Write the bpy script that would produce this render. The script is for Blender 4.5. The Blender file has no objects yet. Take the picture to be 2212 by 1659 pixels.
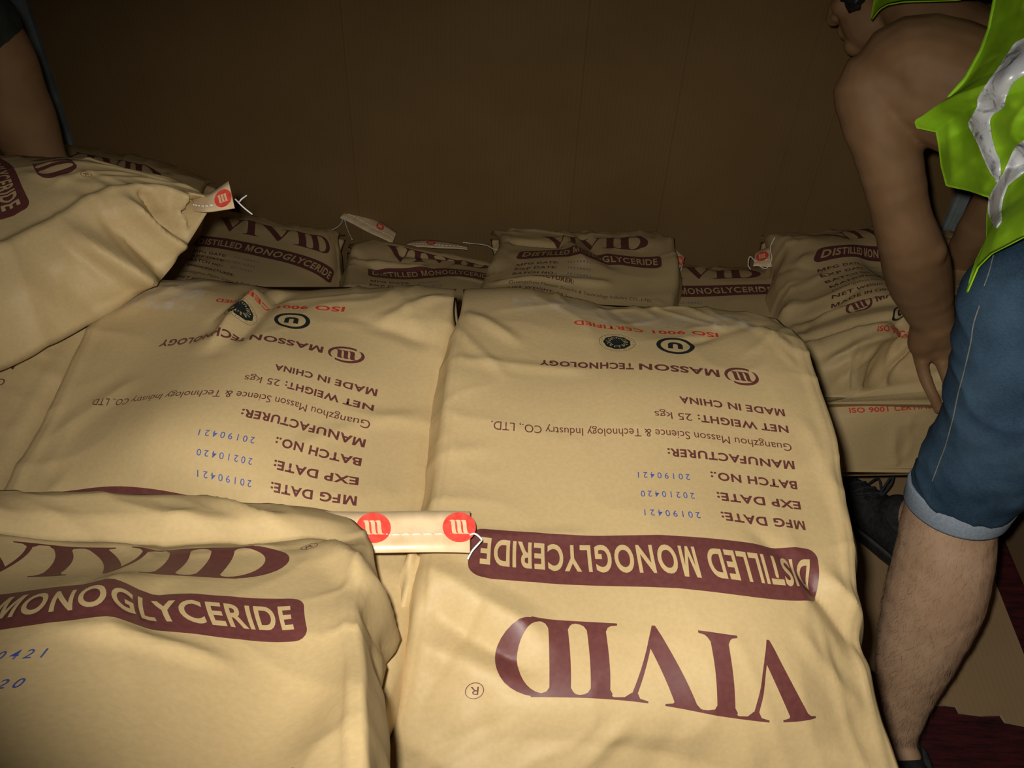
import bpy, bmesh, math, random
import numpy as np
from mathutils import Vector, Matrix, Quaternion
from mathutils.bvhtree import BVHTree

scene = bpy.context.scene
COL = scene.collection

# ------------------------------------------------------------------ camera
F_PX, PITCH, ROLL, CAM_H = 2000.0, math.radians(44), math.radians(3), 1.53
_f = np.array([0, math.cos(PITCH), -math.sin(PITCH)])
_r0 = np.array([1.0, 0, 0]); _u0 = np.cross(_r0, _f)
_r = math.cos(ROLL)*_r0 + math.sin(ROLL)*_u0
_u = math.cos(ROLL)*_u0 - math.sin(ROLL)*_r0
CAM = np.array([0, 0, CAM_H])
cd = bpy.data.cameras.new('camera'); cam = bpy.data.objects.new('camera', cd); COL.objects.link(cam)
cd.sensor_width = 36.0; cd.lens = 36.0*F_PX/2212; cd.clip_start = 0.02
cam.matrix_world = Matrix(((_r[0], _u[0], -_f[0], 0), (_r[1], _u[1], -_f[1], 0), (_r[2], _u[2], -_f[2], CAM_H), (0, 0, 0, 1)))
scene.camera = cam

def at(px, py, d):
    """surveyed point: photo pixel and its measured depth -> world metres"""
    return CAM + (_f + _r*((px-1106)/F_PX) + _u*((829.5-py)/F_PX))*d
def at_z(px, py, z):
    d = _f + _r*((px-1106)/F_PX) + _u*((829.5-py)/F_PX)
    return CAM + d*((z-CAM_H)/d[2])

# ------------------------------------------------------------------ light
scene.view_settings.view_transform = 'Standard'
scene.view_settings.look = 'None'
scene.view_settings.gamma = 1.0
scene.view_settings.use_curve_mapping = False
scene.view_settings.exposure = 0.0
w = bpy.data.worlds.new('world'); scene.world = w; w.use_nodes = True
w.node_tree.nodes['Background'].inputs[0].default_value = (1.0, 0.85, 0.65, 1)
w.node_tree.nodes['Background'].inputs[1].default_value = 0.006
# the camera's own flash, just above and left of the lens
fl = bpy.data.lights.new('camera_flash', 'SPOT'); flo = bpy.data.objects.new('camera_flash', fl); COL.objects.link(flo)
fl.energy = 49; fl.color = (1.0, 0.96, 0.88); fl.shadow_soft_size = 0.012
fl.spot_size = math.radians(76); fl.spot_blend = 1.0
fpos = CAM - _r*0.026 + _u*0.030
ftgt = at(1470, 940, 1.0)
flo.location = fpos
flo.scale = (1.7, 1.0, 1.0)      # a wide rectangular reflector
flo.rotation_euler = Vector(ftgt-fpos).to_track_quat('-Z', 'Y').to_euler()

# ------------------------------------------------------------------ materials
def mat(name, rough=0.6, spec=0.3):
    m = bpy.data.materials.new(name); m.use_nodes = True
    nt = m.node_tree; b = nt.nodes['Principled BSDF']
    b.inputs['Roughness'].default_value = rough
    b.inputs['Specular IOR Level'].default_value = spec
    return m, nt, b
def node(nt, t, **kw):
    n = nt.nodes.new(t)
    for k, v in kw.items():
        if k in n.inputs: n.inputs[k].default_value = v
        else: setattr(n, k, v)
    return n
def noisy(name, c1, c2, scale, rough=0.6, spec=0.3, bump=0.0, detail=4, stretch=None, bscale=None, lo=0.35, hi=0.65):
    m, nt, b = mat(name, rough, spec)
    tc = node(nt, 'ShaderNodeTexCoord'); src = tc.outputs['Object']
    if stretch:
        mp = node(nt, 'ShaderNodeMapping'); mp.inputs['Scale'].default_value = stretch
        nt.links.new(src, mp.inputs['Vector']); src = mp.outputs['Vector']
    n = node(nt, 'ShaderNodeTexNoise', Scale=scale, Detail=detail); nt.links.new(src, n.inputs['Vector'])
    r = node(nt, 'ShaderNodeValToRGB')
    r.color_ramp.elements[0].position = lo; r.color_ramp.elements[1].position = hi
    r.color_ramp.elements[0].color = (*c1, 1); r.color_ramp.elements[1].color = (*c2, 1)
    nt.links.new(n.outputs['Fac'], r.inputs['Fac']); nt.links.new(r.outputs['Color'], b.inputs['Base Color'])
    if bump:
        n2 = node(nt, 'ShaderNodeTexNoise', Scale=bscale or scale, Detail=3); nt.links.new(src, n2.inputs['Vector'])
        bp = node(nt, 'ShaderNodeBump', Strength=bump, Distance=0.002)
        nt.links.new(n2.outputs['Fac'], bp.inputs['Height']); nt.links.new(bp.outputs['Normal'], b.inputs['Normal'])
    return m
M = {}
M['kraft'] = noisy('kraft_paper', (0.468, 0.338, 0.163), (0.497, 0.361, 0.178), 260, 0.55, 0.25, 0.10, 5, None, 130)
M['knockout'] = noisy('kraft_paper_bare_letters', (0.468, 0.338, 0.163), (0.497, 0.361, 0.178), 260, 0.55, 0.25)
M['maroon'] = noisy('maroon_ink', (0.108, 0.031, 0.028), (0.128, 0.039, 0.034), 200, 0.47, 0.40)
M['black'] = noisy('black_ink', (0.010, 0.014, 0.012), (0.018, 0.022, 0.02), 200, 0.5)
M['red'] = noisy('red_ink', (0.50, 0.035, 0.020), (0.56, 0.05, 0.03), 200, 0.5)
M['blue'] = noisy('blue_stamp_ink', (0.045, 0.065, 0.24), (0.07, 0.10, 0.33), 300, 0.6)
M['tape'] = noisy('crepe_closing_tape', (0.60, 0.43, 0.24), (0.70, 0.53, 0.32), 60, 0.35, 0.5, 0.05, 4, None, 120)
M['emblem'] = noisy('emblem_red', (0.62, 0.05, 0.035), (0.70, 0.08, 0.055), 200, 0.45)
M['thread'] = noisy('white_thread', (0.75, 0.75, 0.72), (0.85, 0.85, 0.84), 300, 0.6)
M['skin'] = noisy('skin', (0.205, 0.110, 0.050), (0.262, 0.145, 0.070), 14, 0.58, 0.22, 0.06, 5, None, 160)
M['legskin'] = noisy('untanned_skin', (0.42, 0.255, 0.150), (0.50, 0.320, 0.198), 14, 0.58, 0.22, 0.06, 5, None, 160)
M['hair'] = noisy('black_hair', (0.006, 0.005, 0.005), (0.02, 0.017, 0.015), 90, 0.5, 0.4, 0.4, 3, None, 90)
M['leghair'] = noisy('body_hair', (0.012, 0.008, 0.006), (0.025, 0.017, 0.012), 90, 0.6)
M['lime'] = noisy('lime_mesh_cloth', (0.27, 0.52, 0.012), (0.33, 0.60, 0.02), 30, 0.7, 0.2, 0.15, 4, None, 700)
M['limeedge'] = noisy('lime_binding', (0.34, 0.70, 0.02), (0.42, 0.78, 0.03), 60, 0.6)
M['denimcuff'] = noisy('faded_denim', (0.25, 0.30, 0.36), (0.33, 0.38, 0.44), 300, 0.85, 0.1, 0.2, 4, None, 500)
M['orange'] = noisy('orange_stitch_thread', (0.16, 0.17, 0.16), (0.24, 0.22, 0.17), 200, 0.7)
M['shoe'] = noisy('black_suede', (0.016, 0.015, 0.015), (0.032, 0.030, 0.030), 120, 0.8, 0.2, 0.2, 4, None, 300)
M['sole'] = noisy('black_rubber', (0.012, 0.012, 0.012), (0.022, 0.022, 0.022), 80, 0.6)
M['lace'] = noisy('black_lace', (0.022, 0.022, 0.024), (0.035, 0.035, 0.038), 200, 0.8)
M['sock'] = noisy('dark_cloth', (0.018, 0.022, 0.02), (0.03, 0.035, 0.03), 60, 0.9)
M['steel'] = noisy('grey_painted_steel', (0.20, 0.23, 0.23), (0.27, 0.30, 0.30), 25, 0.45, 0.5)
M['steeldark'] = noisy('container_steel', (0.035, 0.036, 0.038), (0.055, 0.056, 0.058), 12, 0.6)

def denim():
    m, nt, b = mat('blue_denim', 0.85, 0.15)
    tc = node(nt, 'ShaderNodeTexCoord')
    n = node(nt, 'ShaderNodeTexNoise', Scale=9, Detail=6); nt.links.new(tc.outputs['Object'], n.inputs['Vector'])
    mp = node(nt, 'ShaderNodeMapping'); mp.inputs['Scale'].default_value = (220, 220, 1400)
    nt.links.new(tc.outputs['Object'], mp.inputs['Vector'])
    n2 = node(nt, 'ShaderNodeTexNoise', Scale=1, Detail=2); nt.links.new(mp.outputs['Vector'], n2.inputs['Vector'])
    mx = node(nt, 'ShaderNodeMath', operation='MULTIPLY_ADD'); mx.inputs[1].default_value = 0.45
    nt.links.new(n2.outputs['Fac'], mx.inputs[0]); nt.links.new(n.outputs['Fac'], mx.inputs[2])
    r = node(nt, 'ShaderNodeValToRGB')
    r.color_ramp.elements[0].position = 0.52; r.color_ramp.elements[1].position = 0.92
    r.color_ramp.elements[0].color = (0.014, 0.034, 0.062, 1); r.color_ramp.elements[1].color = (0.062, 0.112, 0.170, 1)
    nt.links.new(mx.outputs[0], r.inputs['Fac']); nt.links.new(r.outputs['Color'], b.inputs['Base Color'])
    bp = node(nt, 'ShaderNodeBump', Strength=0.25, Distance=0.001)
    nt.links.new(n2.outputs['Fac'], bp.inputs['Height']); nt.links.new(bp.outputs['Normal'], b.inputs['Normal'])
    return m
M['denim'] = denim()

def silver():
    m, nt, b = mat('silver_reflective_tape', 0.35, 0.6)
    tc = node(nt, 'ShaderNodeTexCoord')
    n = node(nt, 'ShaderNodeTexNoise', Scale=26, Detail=7, Roughness=0.7, Distortion=1.4); nt.links.new(tc.outputs['Object'], n.inputs['Vector'])
    r = node(nt, 'ShaderNodeValToRGB')
    e = r.color_ramp.elements
    e[0].position = 0.36; e[0].color = (0.16, 0.16, 0.17, 1); e[1].position = 0.50; e[1].color = (0.86, 0.87, 0.90, 1)
    nt.links.new(n.outputs['Fac'], r.inputs['Fac']); nt.links.new(r.outputs['Color'], b.inputs['Base Color'])
    b.inputs['Metallic'].default_value = 0.15
    return m
M['silver'] = silver()

def cardboard(name, c1, c2, axis, pitch=0.005):
    """corrugated board: faint flute lines across one axis, mottled brown"""
    m, nt, b = mat(name, 0.75, 0.2)
    tc = node(nt, 'ShaderNodeTexCoord')
    n = node(nt, 'ShaderNodeTexNoise', Scale=3.5, Detail=7, Roughness=0.6); nt.links.new(tc.outputs['Object'], n.inputs['Vector'])
    r = node(nt, 'ShaderNodeValToRGB')
    r.color_ramp.elements[0].position = 0.3; r.color_ramp.elements[1].position = 0.7
    r.color_ramp.elements[0].color = (*c1, 1); r.color_ramp.elements[1].color = (*c2, 1)
    nt.links.new(n.outputs['Fac'], r.inputs['Fac'])
    wv = node(nt, 'ShaderNodeTexWave', Scale=1.0/pitch/6.283*6.283/20*3.14, Distortion=0.6, Detail=2); wv.bands_direction = axis
    nt.links.new(tc.outputs['Object'], wv.inputs['Vector'])
    mx = node(nt, 'ShaderNodeMix', data_type='RGBA', blend_type='MULTIPLY'); mx.inputs[0].default_value = 0.05
    nt.links.new(r.outputs['Color'], mx.inputs[6]); nt.links.new(wv.outputs['Color'], mx.inputs[7])
    nt.links.new(mx.outputs[2], b.inputs['Base Color'])
    bp = node(nt, 'ShaderNodeBump', Strength=0.02, Distance=0.001)
    nt.links.new(wv.outputs['Fac'], bp.inputs['Height']); nt.links.new(bp.outputs['Normal'], b.inputs['Normal'])
    return m
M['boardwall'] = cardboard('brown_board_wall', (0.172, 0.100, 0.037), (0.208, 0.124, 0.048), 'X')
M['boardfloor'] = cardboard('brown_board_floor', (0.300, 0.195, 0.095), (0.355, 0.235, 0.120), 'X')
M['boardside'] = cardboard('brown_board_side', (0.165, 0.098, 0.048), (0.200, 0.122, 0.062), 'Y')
M['boardedge'] = noisy('board_cut_edge', (0.42, 0.33, 0.20), (0.52, 0.42, 0.27), 120, 0.8)

def film():
    m, nt, b = mat('clear_plastic_film', 0.18, 0.6)
    b.inputs['Base Color'].default_value = (0.85, 0.86, 0.86, 1)
    tc = node(nt, 'ShaderNodeTexCoord'); n = node(nt, 'ShaderNodeTexNoise', Scale=38, Detail=6, Distortion=1.5); nt.links.new(tc.outputs['Object'], n.inputs['Vector'])
    r = node(nt, 'ShaderNodeValToRGB'); r.color_ramp.elements[0].position = 0.42; r.color_ramp.elements[1].position = 0.72
    r.color_ramp.elements[0].color = (0.03, 0.03, 0.03, 1); r.color_ramp.elements[1].color = (0.30, 0.30, 0.30, 1)
    nt.links.new(n.outputs['Fac'], r.inputs['Fac']); nt.links.new(r.outputs['Color'], b.inputs['Alpha'])
    return m
M['film'] = film()

def redfloor():
    m, nt, b = mat('dark_red_plywood', 0.55, 0.3)
    tc = node(nt, 'ShaderNodeTexCoord'); mp = node(nt, 'ShaderNodeMapping'); mp.inputs['Scale'].default_value = (3, 22, 3)
    nt.links.new(tc.outputs['Object'], mp.inputs['Vector'])
    n = node(nt, 'ShaderNodeTexNoise', Scale=4, Detail=8, Roughness=0.75); nt.links.new(mp.outputs['Vector'], n.inputs['Vector'])
    r = node(nt, 'ShaderNodeValToRGB')
    r.color_ramp.elements[0].position = 0.36; r.color_ramp.elements[1].position = 0.66
    r.color_ramp.elements[0].color = (0.012, 0.004, 0.005, 1); r.color_ramp.elements[1].color = (0.085, 0.011, 0.014, 1)
    nt.links.new(n.outputs['Fac'], r.inputs['Fac']); nt.links.new(r.outputs['Color'], b.inputs['Base Color'])
    return m
M['redfloor'] = redfloor()

# ------------------------------------------------------------------ object helpers
def mesh_obj(name, verts, faces, mats, parent=None, smooth=True, mi=None):
    me = bpy.data.meshes.new(name)
    me.from_pydata([tuple(float(c) for c in v) for v in verts], [], [tuple(int(i) for i in f) for f in faces])
    for m in (mats if isinstance(mats, (list, tuple)) else [mats]): me.materials.append(m)
    if mi is not None: me.polygons.foreach_set('material_index', np.asarray(mi, dtype=np.int32))
    if smooth: me.polygons.foreach_set('use_smooth', [True]*len(me.polygons))
    me.update()
    o = bpy.data.objects.new(name, me); COL.objects.link(o)
    if parent is not None:
        o.parent = parent; o.matrix_parent_inverse = parent_world(parent).inverted()
    return o
def parent_world(p):
    m = p.matrix_basis.copy()
    if p.parent is not None: m = parent_world(p.parent) @ p.matrix_parent_inverse @ m
    return m
def empty(name, loc, label=None, cat=None, group=None):
    o = bpy.data.objects.new(name, None); COL.objects.link(o); o.location = tuple(loc); o.empty_display_size = 0.05
    tag(o, label, cat, group); return o
def tag(o, label=None, cat=None, group=None, kind=None):
    for k, v in (('label', label), ('category', cat), ('group', group), ('kind', kind)):
        if v: o[k] = v
    return o
def copy_tree(o, parent=None):
    c = o.copy(); COL.objects.link(c)
    if parent is not None: c.parent = parent
    for ch in list(o.children): copy_tree(ch, c)
    return c

class MB:
    """collects pieces of one mesh"""
    def __init__(s): s.v = []; s.f = []; s.m = []
    def add(s, v, f, m=0):
        o = len(s.v); s.v += [tuple(x) for x in v]; s.f += [tuple(i+o for i in q) for q in f]; s.m += [m]*len(f)
    def box(s, lo, hi, m=0):
        x0, y0, z0 = lo; x1, y1, z1 = hi
        s.add([(x0,y0,z0),(x1,y0,z0),(x1,y1,z0),(x0,y1,z0),(x0,y0,z1),(x1,y0,z1),(x1,y1,z1),(x0,y1,z1)],
              [(0,3,2,1),(4,5,6,7),(0,1,5,4),(1,2,6,5),(2,3,7,6),(3,0,4,7)], m)
    def tube(s, pts, rad, n=8, m=0, aspect=None):
        """closed tapering tube through points; rad scalar or list"""
        P = [np.array(p, float) for p in pts]; k = len(P)
        R = [rad]*k if np.isscalar(rad) else list(rad)
        up = None; rings = []
        for i in range(k):
            t = P[min(i+1, k-1)]-P[max(i-1, 0)]; t = t/(np.linalg.norm(t)+1e-12)
            if up is None:
                a = np.array([0, 0, 1.0]) if abs(t[2]) < 0.9 else np.array([1.0, 0, 0])
                up = np.cross(np.cross(t, a), t)
            up = up - t*np.dot(up, t); up /= np.linalg.norm(up)+1e-12
            sd = np.cross(t, up)
            rings.append([P[i]+R[i]*(math.cos(2*math.pi*j/n)*sd+math.sin(2*math.pi*j/n)*up) for j in range(n)])
        v = [p for r in rings for p in r]; f = []
        for i in range(k-1):
            for j in range(n):
                f.append((i*n+j, i*n+(j+1) % n, (i+1)*n+(j+1) % n, (i+1)*n+j))
        f.append(tuple(range(n-1, -1, -1))); f.append(tuple((k-1)*n+j for j in range(n)))
        s.add(v, f, m)
    def ball(s, c, r, m=0, nu=16, nv=10, rot=None):
        r = np.array([r]*3 if np.isscalar(r) else r, float); v = []; f = []
        for i in range(nv+1):
            th = math.pi*i/nv
            for j in range(nu):
                ph = 2*math.pi*j/nu
                q = np.array([math.sin(th)*math.cos(ph), math.sin(th)*math.sin(ph), math.cos(th)])*r
                if rot is not None: q = rot @ q
                v.append(np.array(c)+q)
        for i in range(nv):
            for j in range(nu):
                f.append((i*nu+j, (i+1)*nu+j, (i+1)*nu+(j+1) % nu, i*nu+(j+1) % nu))
        s.add(v, f, m)
    def build(s, name, mats, parent=None, smooth=True):
        return mesh_obj(name, s.v, s.f, mats, parent, smooth, s.m)

def catmull(pts, n=6):
    P = [np.array(p, float) for p in pts]; out = []
    for i in range(len(P)-1):
        p0, p1, p2, p3 = P[max(i-1, 0)], P[i], P[i+1], P[min(i+2, len(P)-1)]
        for k in range(n):
            t = k/n
            out.append(0.5*((2*p1)+(-p0+p2)*t+(2*p0-5*p1+4*p2-p3)*t*t+(-p0+3*p1-3*p2+p3)*t**3))
    out.append(P[-1]); return out

def vnoise(x, y, seed):
    """smooth 2D value noise in -1..1"""
    rs = np.random.RandomState(seed); T = rs.rand(64, 64)*2-1
    xi = np.floor(x).astype(int); yi = np.floor(y).astype(int); fx = x-xi; fy = y-yi
    fx = fx*fx*(3-2*fx); fy = fy*fy*(3-2*fy)
    g = lambda a, b: T[a % 64, b % 64]
    return (g(xi, yi)*(1-fx)+g(xi+1, yi)*fx)*(1-fy)+(g(xi, yi+1)*(1-fx)+g(xi+1, yi+1)*fx)*fy
# ------------------------------------------------------------------ the room: a shipping container lined with board
X0, X1, YB = -1.16, 1.16, 1.965
o = mesh_obj('floor', [(X0, -0.9, 0), (X1, -0.9, 0), (X1, YB, 0), (X0, YB, 0), (X0, -0.9, -0.05), (X1, -0.9, -0.05), (X1, YB, -0.05), (X0, YB, -0.05)],
             [(0, 1, 2, 3), (4, 7, 6, 5), (0, 4, 5, 1), (1, 5, 6, 2), (2, 6, 7, 3), (3, 7, 4, 0)], M['redfloor'], smooth=False); tag(o, kind='structure')
def corrugated(name, a, b, along, inward, z1=2.3):
    """trapezoid-corrugated steel wall with real depth"""
    b_ = MB(); n = max(2, int(abs(b-a)/0.07)); pts = []
    for i in range(n):
        s0 = a+(b-a)*i/n; s1 = a+(b-a)*(i+0.5)/n; dd = 0.0 if i % 2 else 0.02
        pts += [(s0, dd), (s1, dd)]
    pts.append((b, pts[-1][1]))
    v = []; f = []
    for (s, dd) in pts:
        for z in (0, z1):
            for t in (dd, 0.04):
                q = along*0; base = inward['base'] - inward['n']*0
                p = inward['base']+along*s-inward['n']*t
                v.append((p[0], p[1], z))
    for i in range(len(pts)-1):
        k = i*4
        f += [(k, k+4, k+6, k+2), (k+1, k+3, k+7, k+5), (k+2, k+6, k+7, k+3), (k, k+1, k+5, k+4)]
    f += [(0, 2, 3, 1), (len(v)-4, len(v)-3, len(v)-1, len(v)-2)]
    o = mesh_obj(name, v, f, M['steeldark'], smooth=False); tag(o, kind='structure'); return o
ax, ay = np.array([1.0, 0, 0]), np.array([0, 1.0, 0])
corrugated('wall_back', X0, X1, ax, dict(base=np.array([0, YB, 0]), n=np.array([0, -1.0, 0])))
corrugated('wall_left', -0.9, YB, ay, dict(base=np.array([X0, 0, 0]), n=np.array([1.0, 0, 0])))
corrugated('wall_right', -0.9, YB, ay, dict(base=np.array([X1, 0, 0]), n=np.array([-1.0, 0, 0])))
# the bright grey corner rails either side of the back lining
for i, xs in enumerate((-1.082, 1.046)):
    b = MB(); b.box((xs-0.016, 1.925, 0.0), (xs+0.016, 1.963, 2.3)); b.box((xs-0.007, 1.921, 0.0), (xs+0.001, 1.925, 2.3))
    o = b.build('trim_%d' % (i+1), M['steel'], smooth=False); tag(o, kind='structure')

def board(name, x0, x1, z1, y, creases, label, m, th=0.006):
    """standing corrugated sheet facing -Y with vertical score creases"""
    xs = [x0]
    for c in creases: xs += [c-0.006, c-0.0015, c, c+0.0015, c+0.006]
    xs.append(x1); rs = random.Random(3); nz = 24; v = []; f = []
    for k in range(nz+1):
        z = 0.004+z1*k/nz
        for x in xs:
            d = 0.0
            for c in creases:
                if abs(x-c) < 1e-9: d = 0.0007
                elif abs(abs(x-c)-0.0015) < 1e-9: d = -0.0003
            xx = x+0.002*math.sin(z*3+x*7)
            v.append((xx, y+d+0.006*math.sin(x*2.2+0.5)*math.sin(z*1.7), z))
    n = len(xs); m0 = len(v)
    v += [(p[0], p[1]+th, p[2]) for p in v[:m0]]
    for k in range(nz):
        for i in range(n-1):
            a = k*n+i
            f.append((a, a+1, a+n+1, a+n)); f.append((m0+a, m0+a+n, m0+a+n+1, m0+a+1))
    for k in range(nz):
        a = k*n; f.append((a, a+n, m0+a+n, m0+a)); a = k*n+n-1; f.append((a, m0+a, m0+a+n, a+n))
    for i in range(n-1):
        f.append((i, m0+i, m0+i+1, i+1)); a = nz*n+i; f.append((a, a+1, m0+a+1, m0+a))
    o = mesh_obj(name, v, f, m, smooth=False); tag(o, label, 'cardboard sheet'); return o
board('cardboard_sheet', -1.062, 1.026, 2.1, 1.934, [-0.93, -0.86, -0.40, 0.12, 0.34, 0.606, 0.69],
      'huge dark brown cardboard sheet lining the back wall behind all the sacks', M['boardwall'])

def slab(name, outline, z0, z1, mtop, medge, label, swap=None):
    v = [(p[0], p[1], z0) for p in outline]+[(p[0], p[1], z1) for p in outline]; n = len(outline)
    if swap: v = [swap(q) for q in v]
    f = [tuple(range(n-1, -1, -1)), tuple(range(n, 2*n))]+[(i, (i+1) % n, n+(i+1) % n, n+i) for i in range(n)]
    o = mesh_obj(name, v, f, [mtop, medge], smooth=False, mi=[0, 0]+[1]*n); tag(o, label, 'cardboard sheet'); return o
# right-hand side lining, standing on the floor
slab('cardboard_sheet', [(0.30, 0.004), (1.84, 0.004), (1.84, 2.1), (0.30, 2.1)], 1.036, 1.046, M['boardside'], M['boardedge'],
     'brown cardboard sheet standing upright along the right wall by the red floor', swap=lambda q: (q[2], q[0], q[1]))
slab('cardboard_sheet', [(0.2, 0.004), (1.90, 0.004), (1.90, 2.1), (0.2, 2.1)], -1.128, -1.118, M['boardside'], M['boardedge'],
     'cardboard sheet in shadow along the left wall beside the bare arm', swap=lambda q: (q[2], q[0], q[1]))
# floor sheet with torn front edge
front = [(0.36, 0.800)]
rs = random.Random(5)
for x in np.linspace(0.50, 0.80, 9): front.append((x, 0.813+rs.uniform(-0.004, 0.004)))
front += [(0.818, 0.815), (0.820, 0.803), (0.86, 0.800), (0.893, 0.803), (0.897, 0.790), (0.93, 0.785), (0.978, 0.778)]
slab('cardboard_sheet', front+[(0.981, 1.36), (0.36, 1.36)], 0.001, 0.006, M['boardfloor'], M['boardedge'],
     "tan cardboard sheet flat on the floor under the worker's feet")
# ------------------------------------------------------------------ printing on the sacks (flat, in metres: u to the reader's right, v towards the mouth)
U, V0, V1 = 0.20, -0.47, 0.235
VM = (V0+V1)/2
K_MAROON, K_BARE, K_BLACK, K_RED, K_BLUE = range(5)
PRINT_MATS = [M['maroon'], M['knockout'], M['black'], M['red'], M['blue']]

class Flat:
    def __init__(s): s.v = []; s.f = []; s.m = []; s.h = []; s.g = 0
    def add(s, pts, faces, m, h=0.00045):
        o = len(s.v); s.v += [tuple(p) for p in pts]; s.f += [tuple(i+o for i in q) for q in faces]; s.m += [m+10*s.g]*len(faces); s.h += [h]*len(pts)
    def poly(s, pts, m, h=0.00045):
        """simple polygon, triangulated"""
        bm = bmesh.new(); vs = [bm.verts.new((p[0], p[1], 0)) for p in pts]; bm.faces.new(vs)
        bmesh.ops.triangulate(bm, faces=bm.faces[:]); bm.verts.index_update()
        s.add([v.co[:2] for v in bm.verts], [[v.index for v in f.verts] for f in bm.faces], m, h); bm.free()
    def ring(s, c, ro, ri, m, n=40, h=0.00045, sh=(0, 0), sx=1.0):
        v = []
        for i in range(n):
            a = 2*math.pi*i/n; v += [(c[0]+sx*ro*math.cos(a), c[1]+ro*math.sin(a)), (c[0]+sh[0]+sx*ri*math.cos(a), c[1]+sh[1]+ri*math.sin(a))]
        s.add(v, [(2*i, (2*i+2) % (2*n), (2*i+3) % (2*n), 2*i+1) for i in range(n)], m, h)
    def disc(s, c, r, m, n=36, h=0.00045, wob=0):
        s.poly([(c[0]+r*(1+wob*math.cos(9*2*math.pi*i/n))*math.cos(2*math.pi*i/n), c[1]+r*(1+wob*math.cos(9*2*math.pi*i/n))*math.sin(2*math.pi*i/n)) for i in range(n)], m, h)
    GL = {}
    def glyph(s, c, o_):
        """outline of one capital, figure or letter: points, faces, advance"""
        if (c, o_) not in Flat.GL:
            def mesh(t):
                cu = bpy.data.curves.new('t', 'FONT'); cu.body = t; cu.size = 1.0; cu.resolution_u = 5; cu.offset = o_
                ob = bpy.data.objects.new('t', cu); COL.objects.link(ob)
                dg = bpy.context.evaluated_depsgraph_get(); me = bpy.data.meshes.new_from_object(ob.evaluated_get(dg))
                co = np.array([v.co[:2] for v in me.vertices]).reshape(-1, 2); fs = [list(p.vertices) for p in me.polygons]
                bpy.data.objects.remove(ob); bpy.data.curves.remove(cu); bpy.data.meshes.remove(me); return co, fs
            co, fs = mesh(c) if c != ' ' else (np.zeros((0, 2)), [])
            Flat.GL[(c, o_)] = (co, fs, mesh(c+'H')[0][:, 0].max()-mesh('H')[0][:, 0].max())
        return Flat.GL[(c, o_)]
    def text(s, body, u0, u1, base, cap, m, bold=0.0, h=0.00045, spacing=1.0):
        o_ = bold; pts = []; fcs = []; x = 0.0
        for c in body:
            co, fs, adv = s.glyph(c, o_)
            if c == 'M' and bold > 0:     # the heavy M is cut by hand so that its counters stay open
                a, b = co[:, 0].min(), co[:, 0].max(); H_ = 0.729; w = 0.165*H_*(1+bold*4); xm = (a+b)/2; t_ = w*1.35
                P = [(a, -o_), (a, H_+o_), (a+t_, H_+o_), (xm, 0.30*H_), (b-t_, H_+o_), (b, H_+o_), (b, -o_), (b-w, -o_), (b-w, 0.66*H_), (xm+w*0.40, -o_), (xm-w*0.40, -o_), (a+w, 0.66*H_), (a+w, -o_)]
                k0 = len(pts); pts += [(x+p[0], p[1]) for p in P]
                fcs += [tuple(k0+i for i in q) for q in ((0, 1, 11), (0, 11, 12), (1, 2, 11), (2, 3, 11), (3, 10, 11), (3, 9, 10), (3, 8, 9), (3, 4, 8), (4, 5, 8), (5, 6, 8), (6, 7, 8))]
            else:
                k0 = len(pts); pts += [(x+p[0], p[1]) for p in co]; fcs += [tuple(k0+i_ for i_ in f) for f in fs]
            x += adv*spacing
        co = np.array(pts); x0, x1 = co[:, 0].min(), co[:, 0].max(); k = cap/(0.729+2*o_)
        s.add(np.stack([u0+(co[:, 0]-x0)*((u1-u0)/(x1-x0)), base+(co[:, 1]+o_)*k], 1), fcs, m, h)
    def refine(s, mx=0.006):
        """cut long edges so that the print can follow folds"""
        bm = bmesh.new(); vs = [bm.verts.new((p[0], p[1], hh)) for p, hh in zip(s.v, s.h)]
        lay = bm.faces.layers.int.new('k')
        for f, k in zip(s.f, s.m):
            try: q = bm.faces.new([vs[i] for i in f]); q[lay] = k
            except ValueError: pass
        bmesh.ops.triangulate(bm, faces=bm.faces[:])
        for it in range(6):
            L = [e for e in bm.edges if e.calc_length() > mx]
            if not L: break
            bmesh.ops.subdivide_edges(bm, edges=L, cuts=1)
            bmesh.ops.triangulate(bm, faces=[f for f in bm.faces if len(f.verts) > 3])
        bm.normal_update()
        for f in bm.faces:
            if f.normal.z < 0: f.normal_flip()
        bm.verts.index_update()
        V = np.array([v.co[:] for v in bm.verts]); Fc = [[v.index for v in f.verts] for f in bm.faces]; K = [f[lay] for f in bm.faces]
        bm.free(); return V, Fc, K

def arc(cx, cy, rx, ry, a0, a1, n):
    return [(cx+rx*math.cos(math.radians(a0+(a1-a0)*i/n)), cy+ry*math.sin(math.radians(a0+(a1-a0)*i/n))) for i in range(n+1)]
def strokes(fl, c, s, m, h):
    """the three slanted bars of the maker's emblem"""
    for k in (-1, 0, 1):
        x = c[0]+k*0.36*s+0.02*s; y = c[1]
        P = [(-0.30, 0.46), (-0.16, 0.52), (0.02, 0.50), (0.06, 0.30), (0.08, -0.10), (0.14, -0.42), (0.30, -0.50), (0.06, -0.52), (-0.10, -0.48), (-0.14, -0.30), (-0.16, 0.10), (-0.20, 0.38)]
        fl.poly([(x+p[0]*s, y+p[1]*s*0.95) for p in P], m, h)

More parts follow.
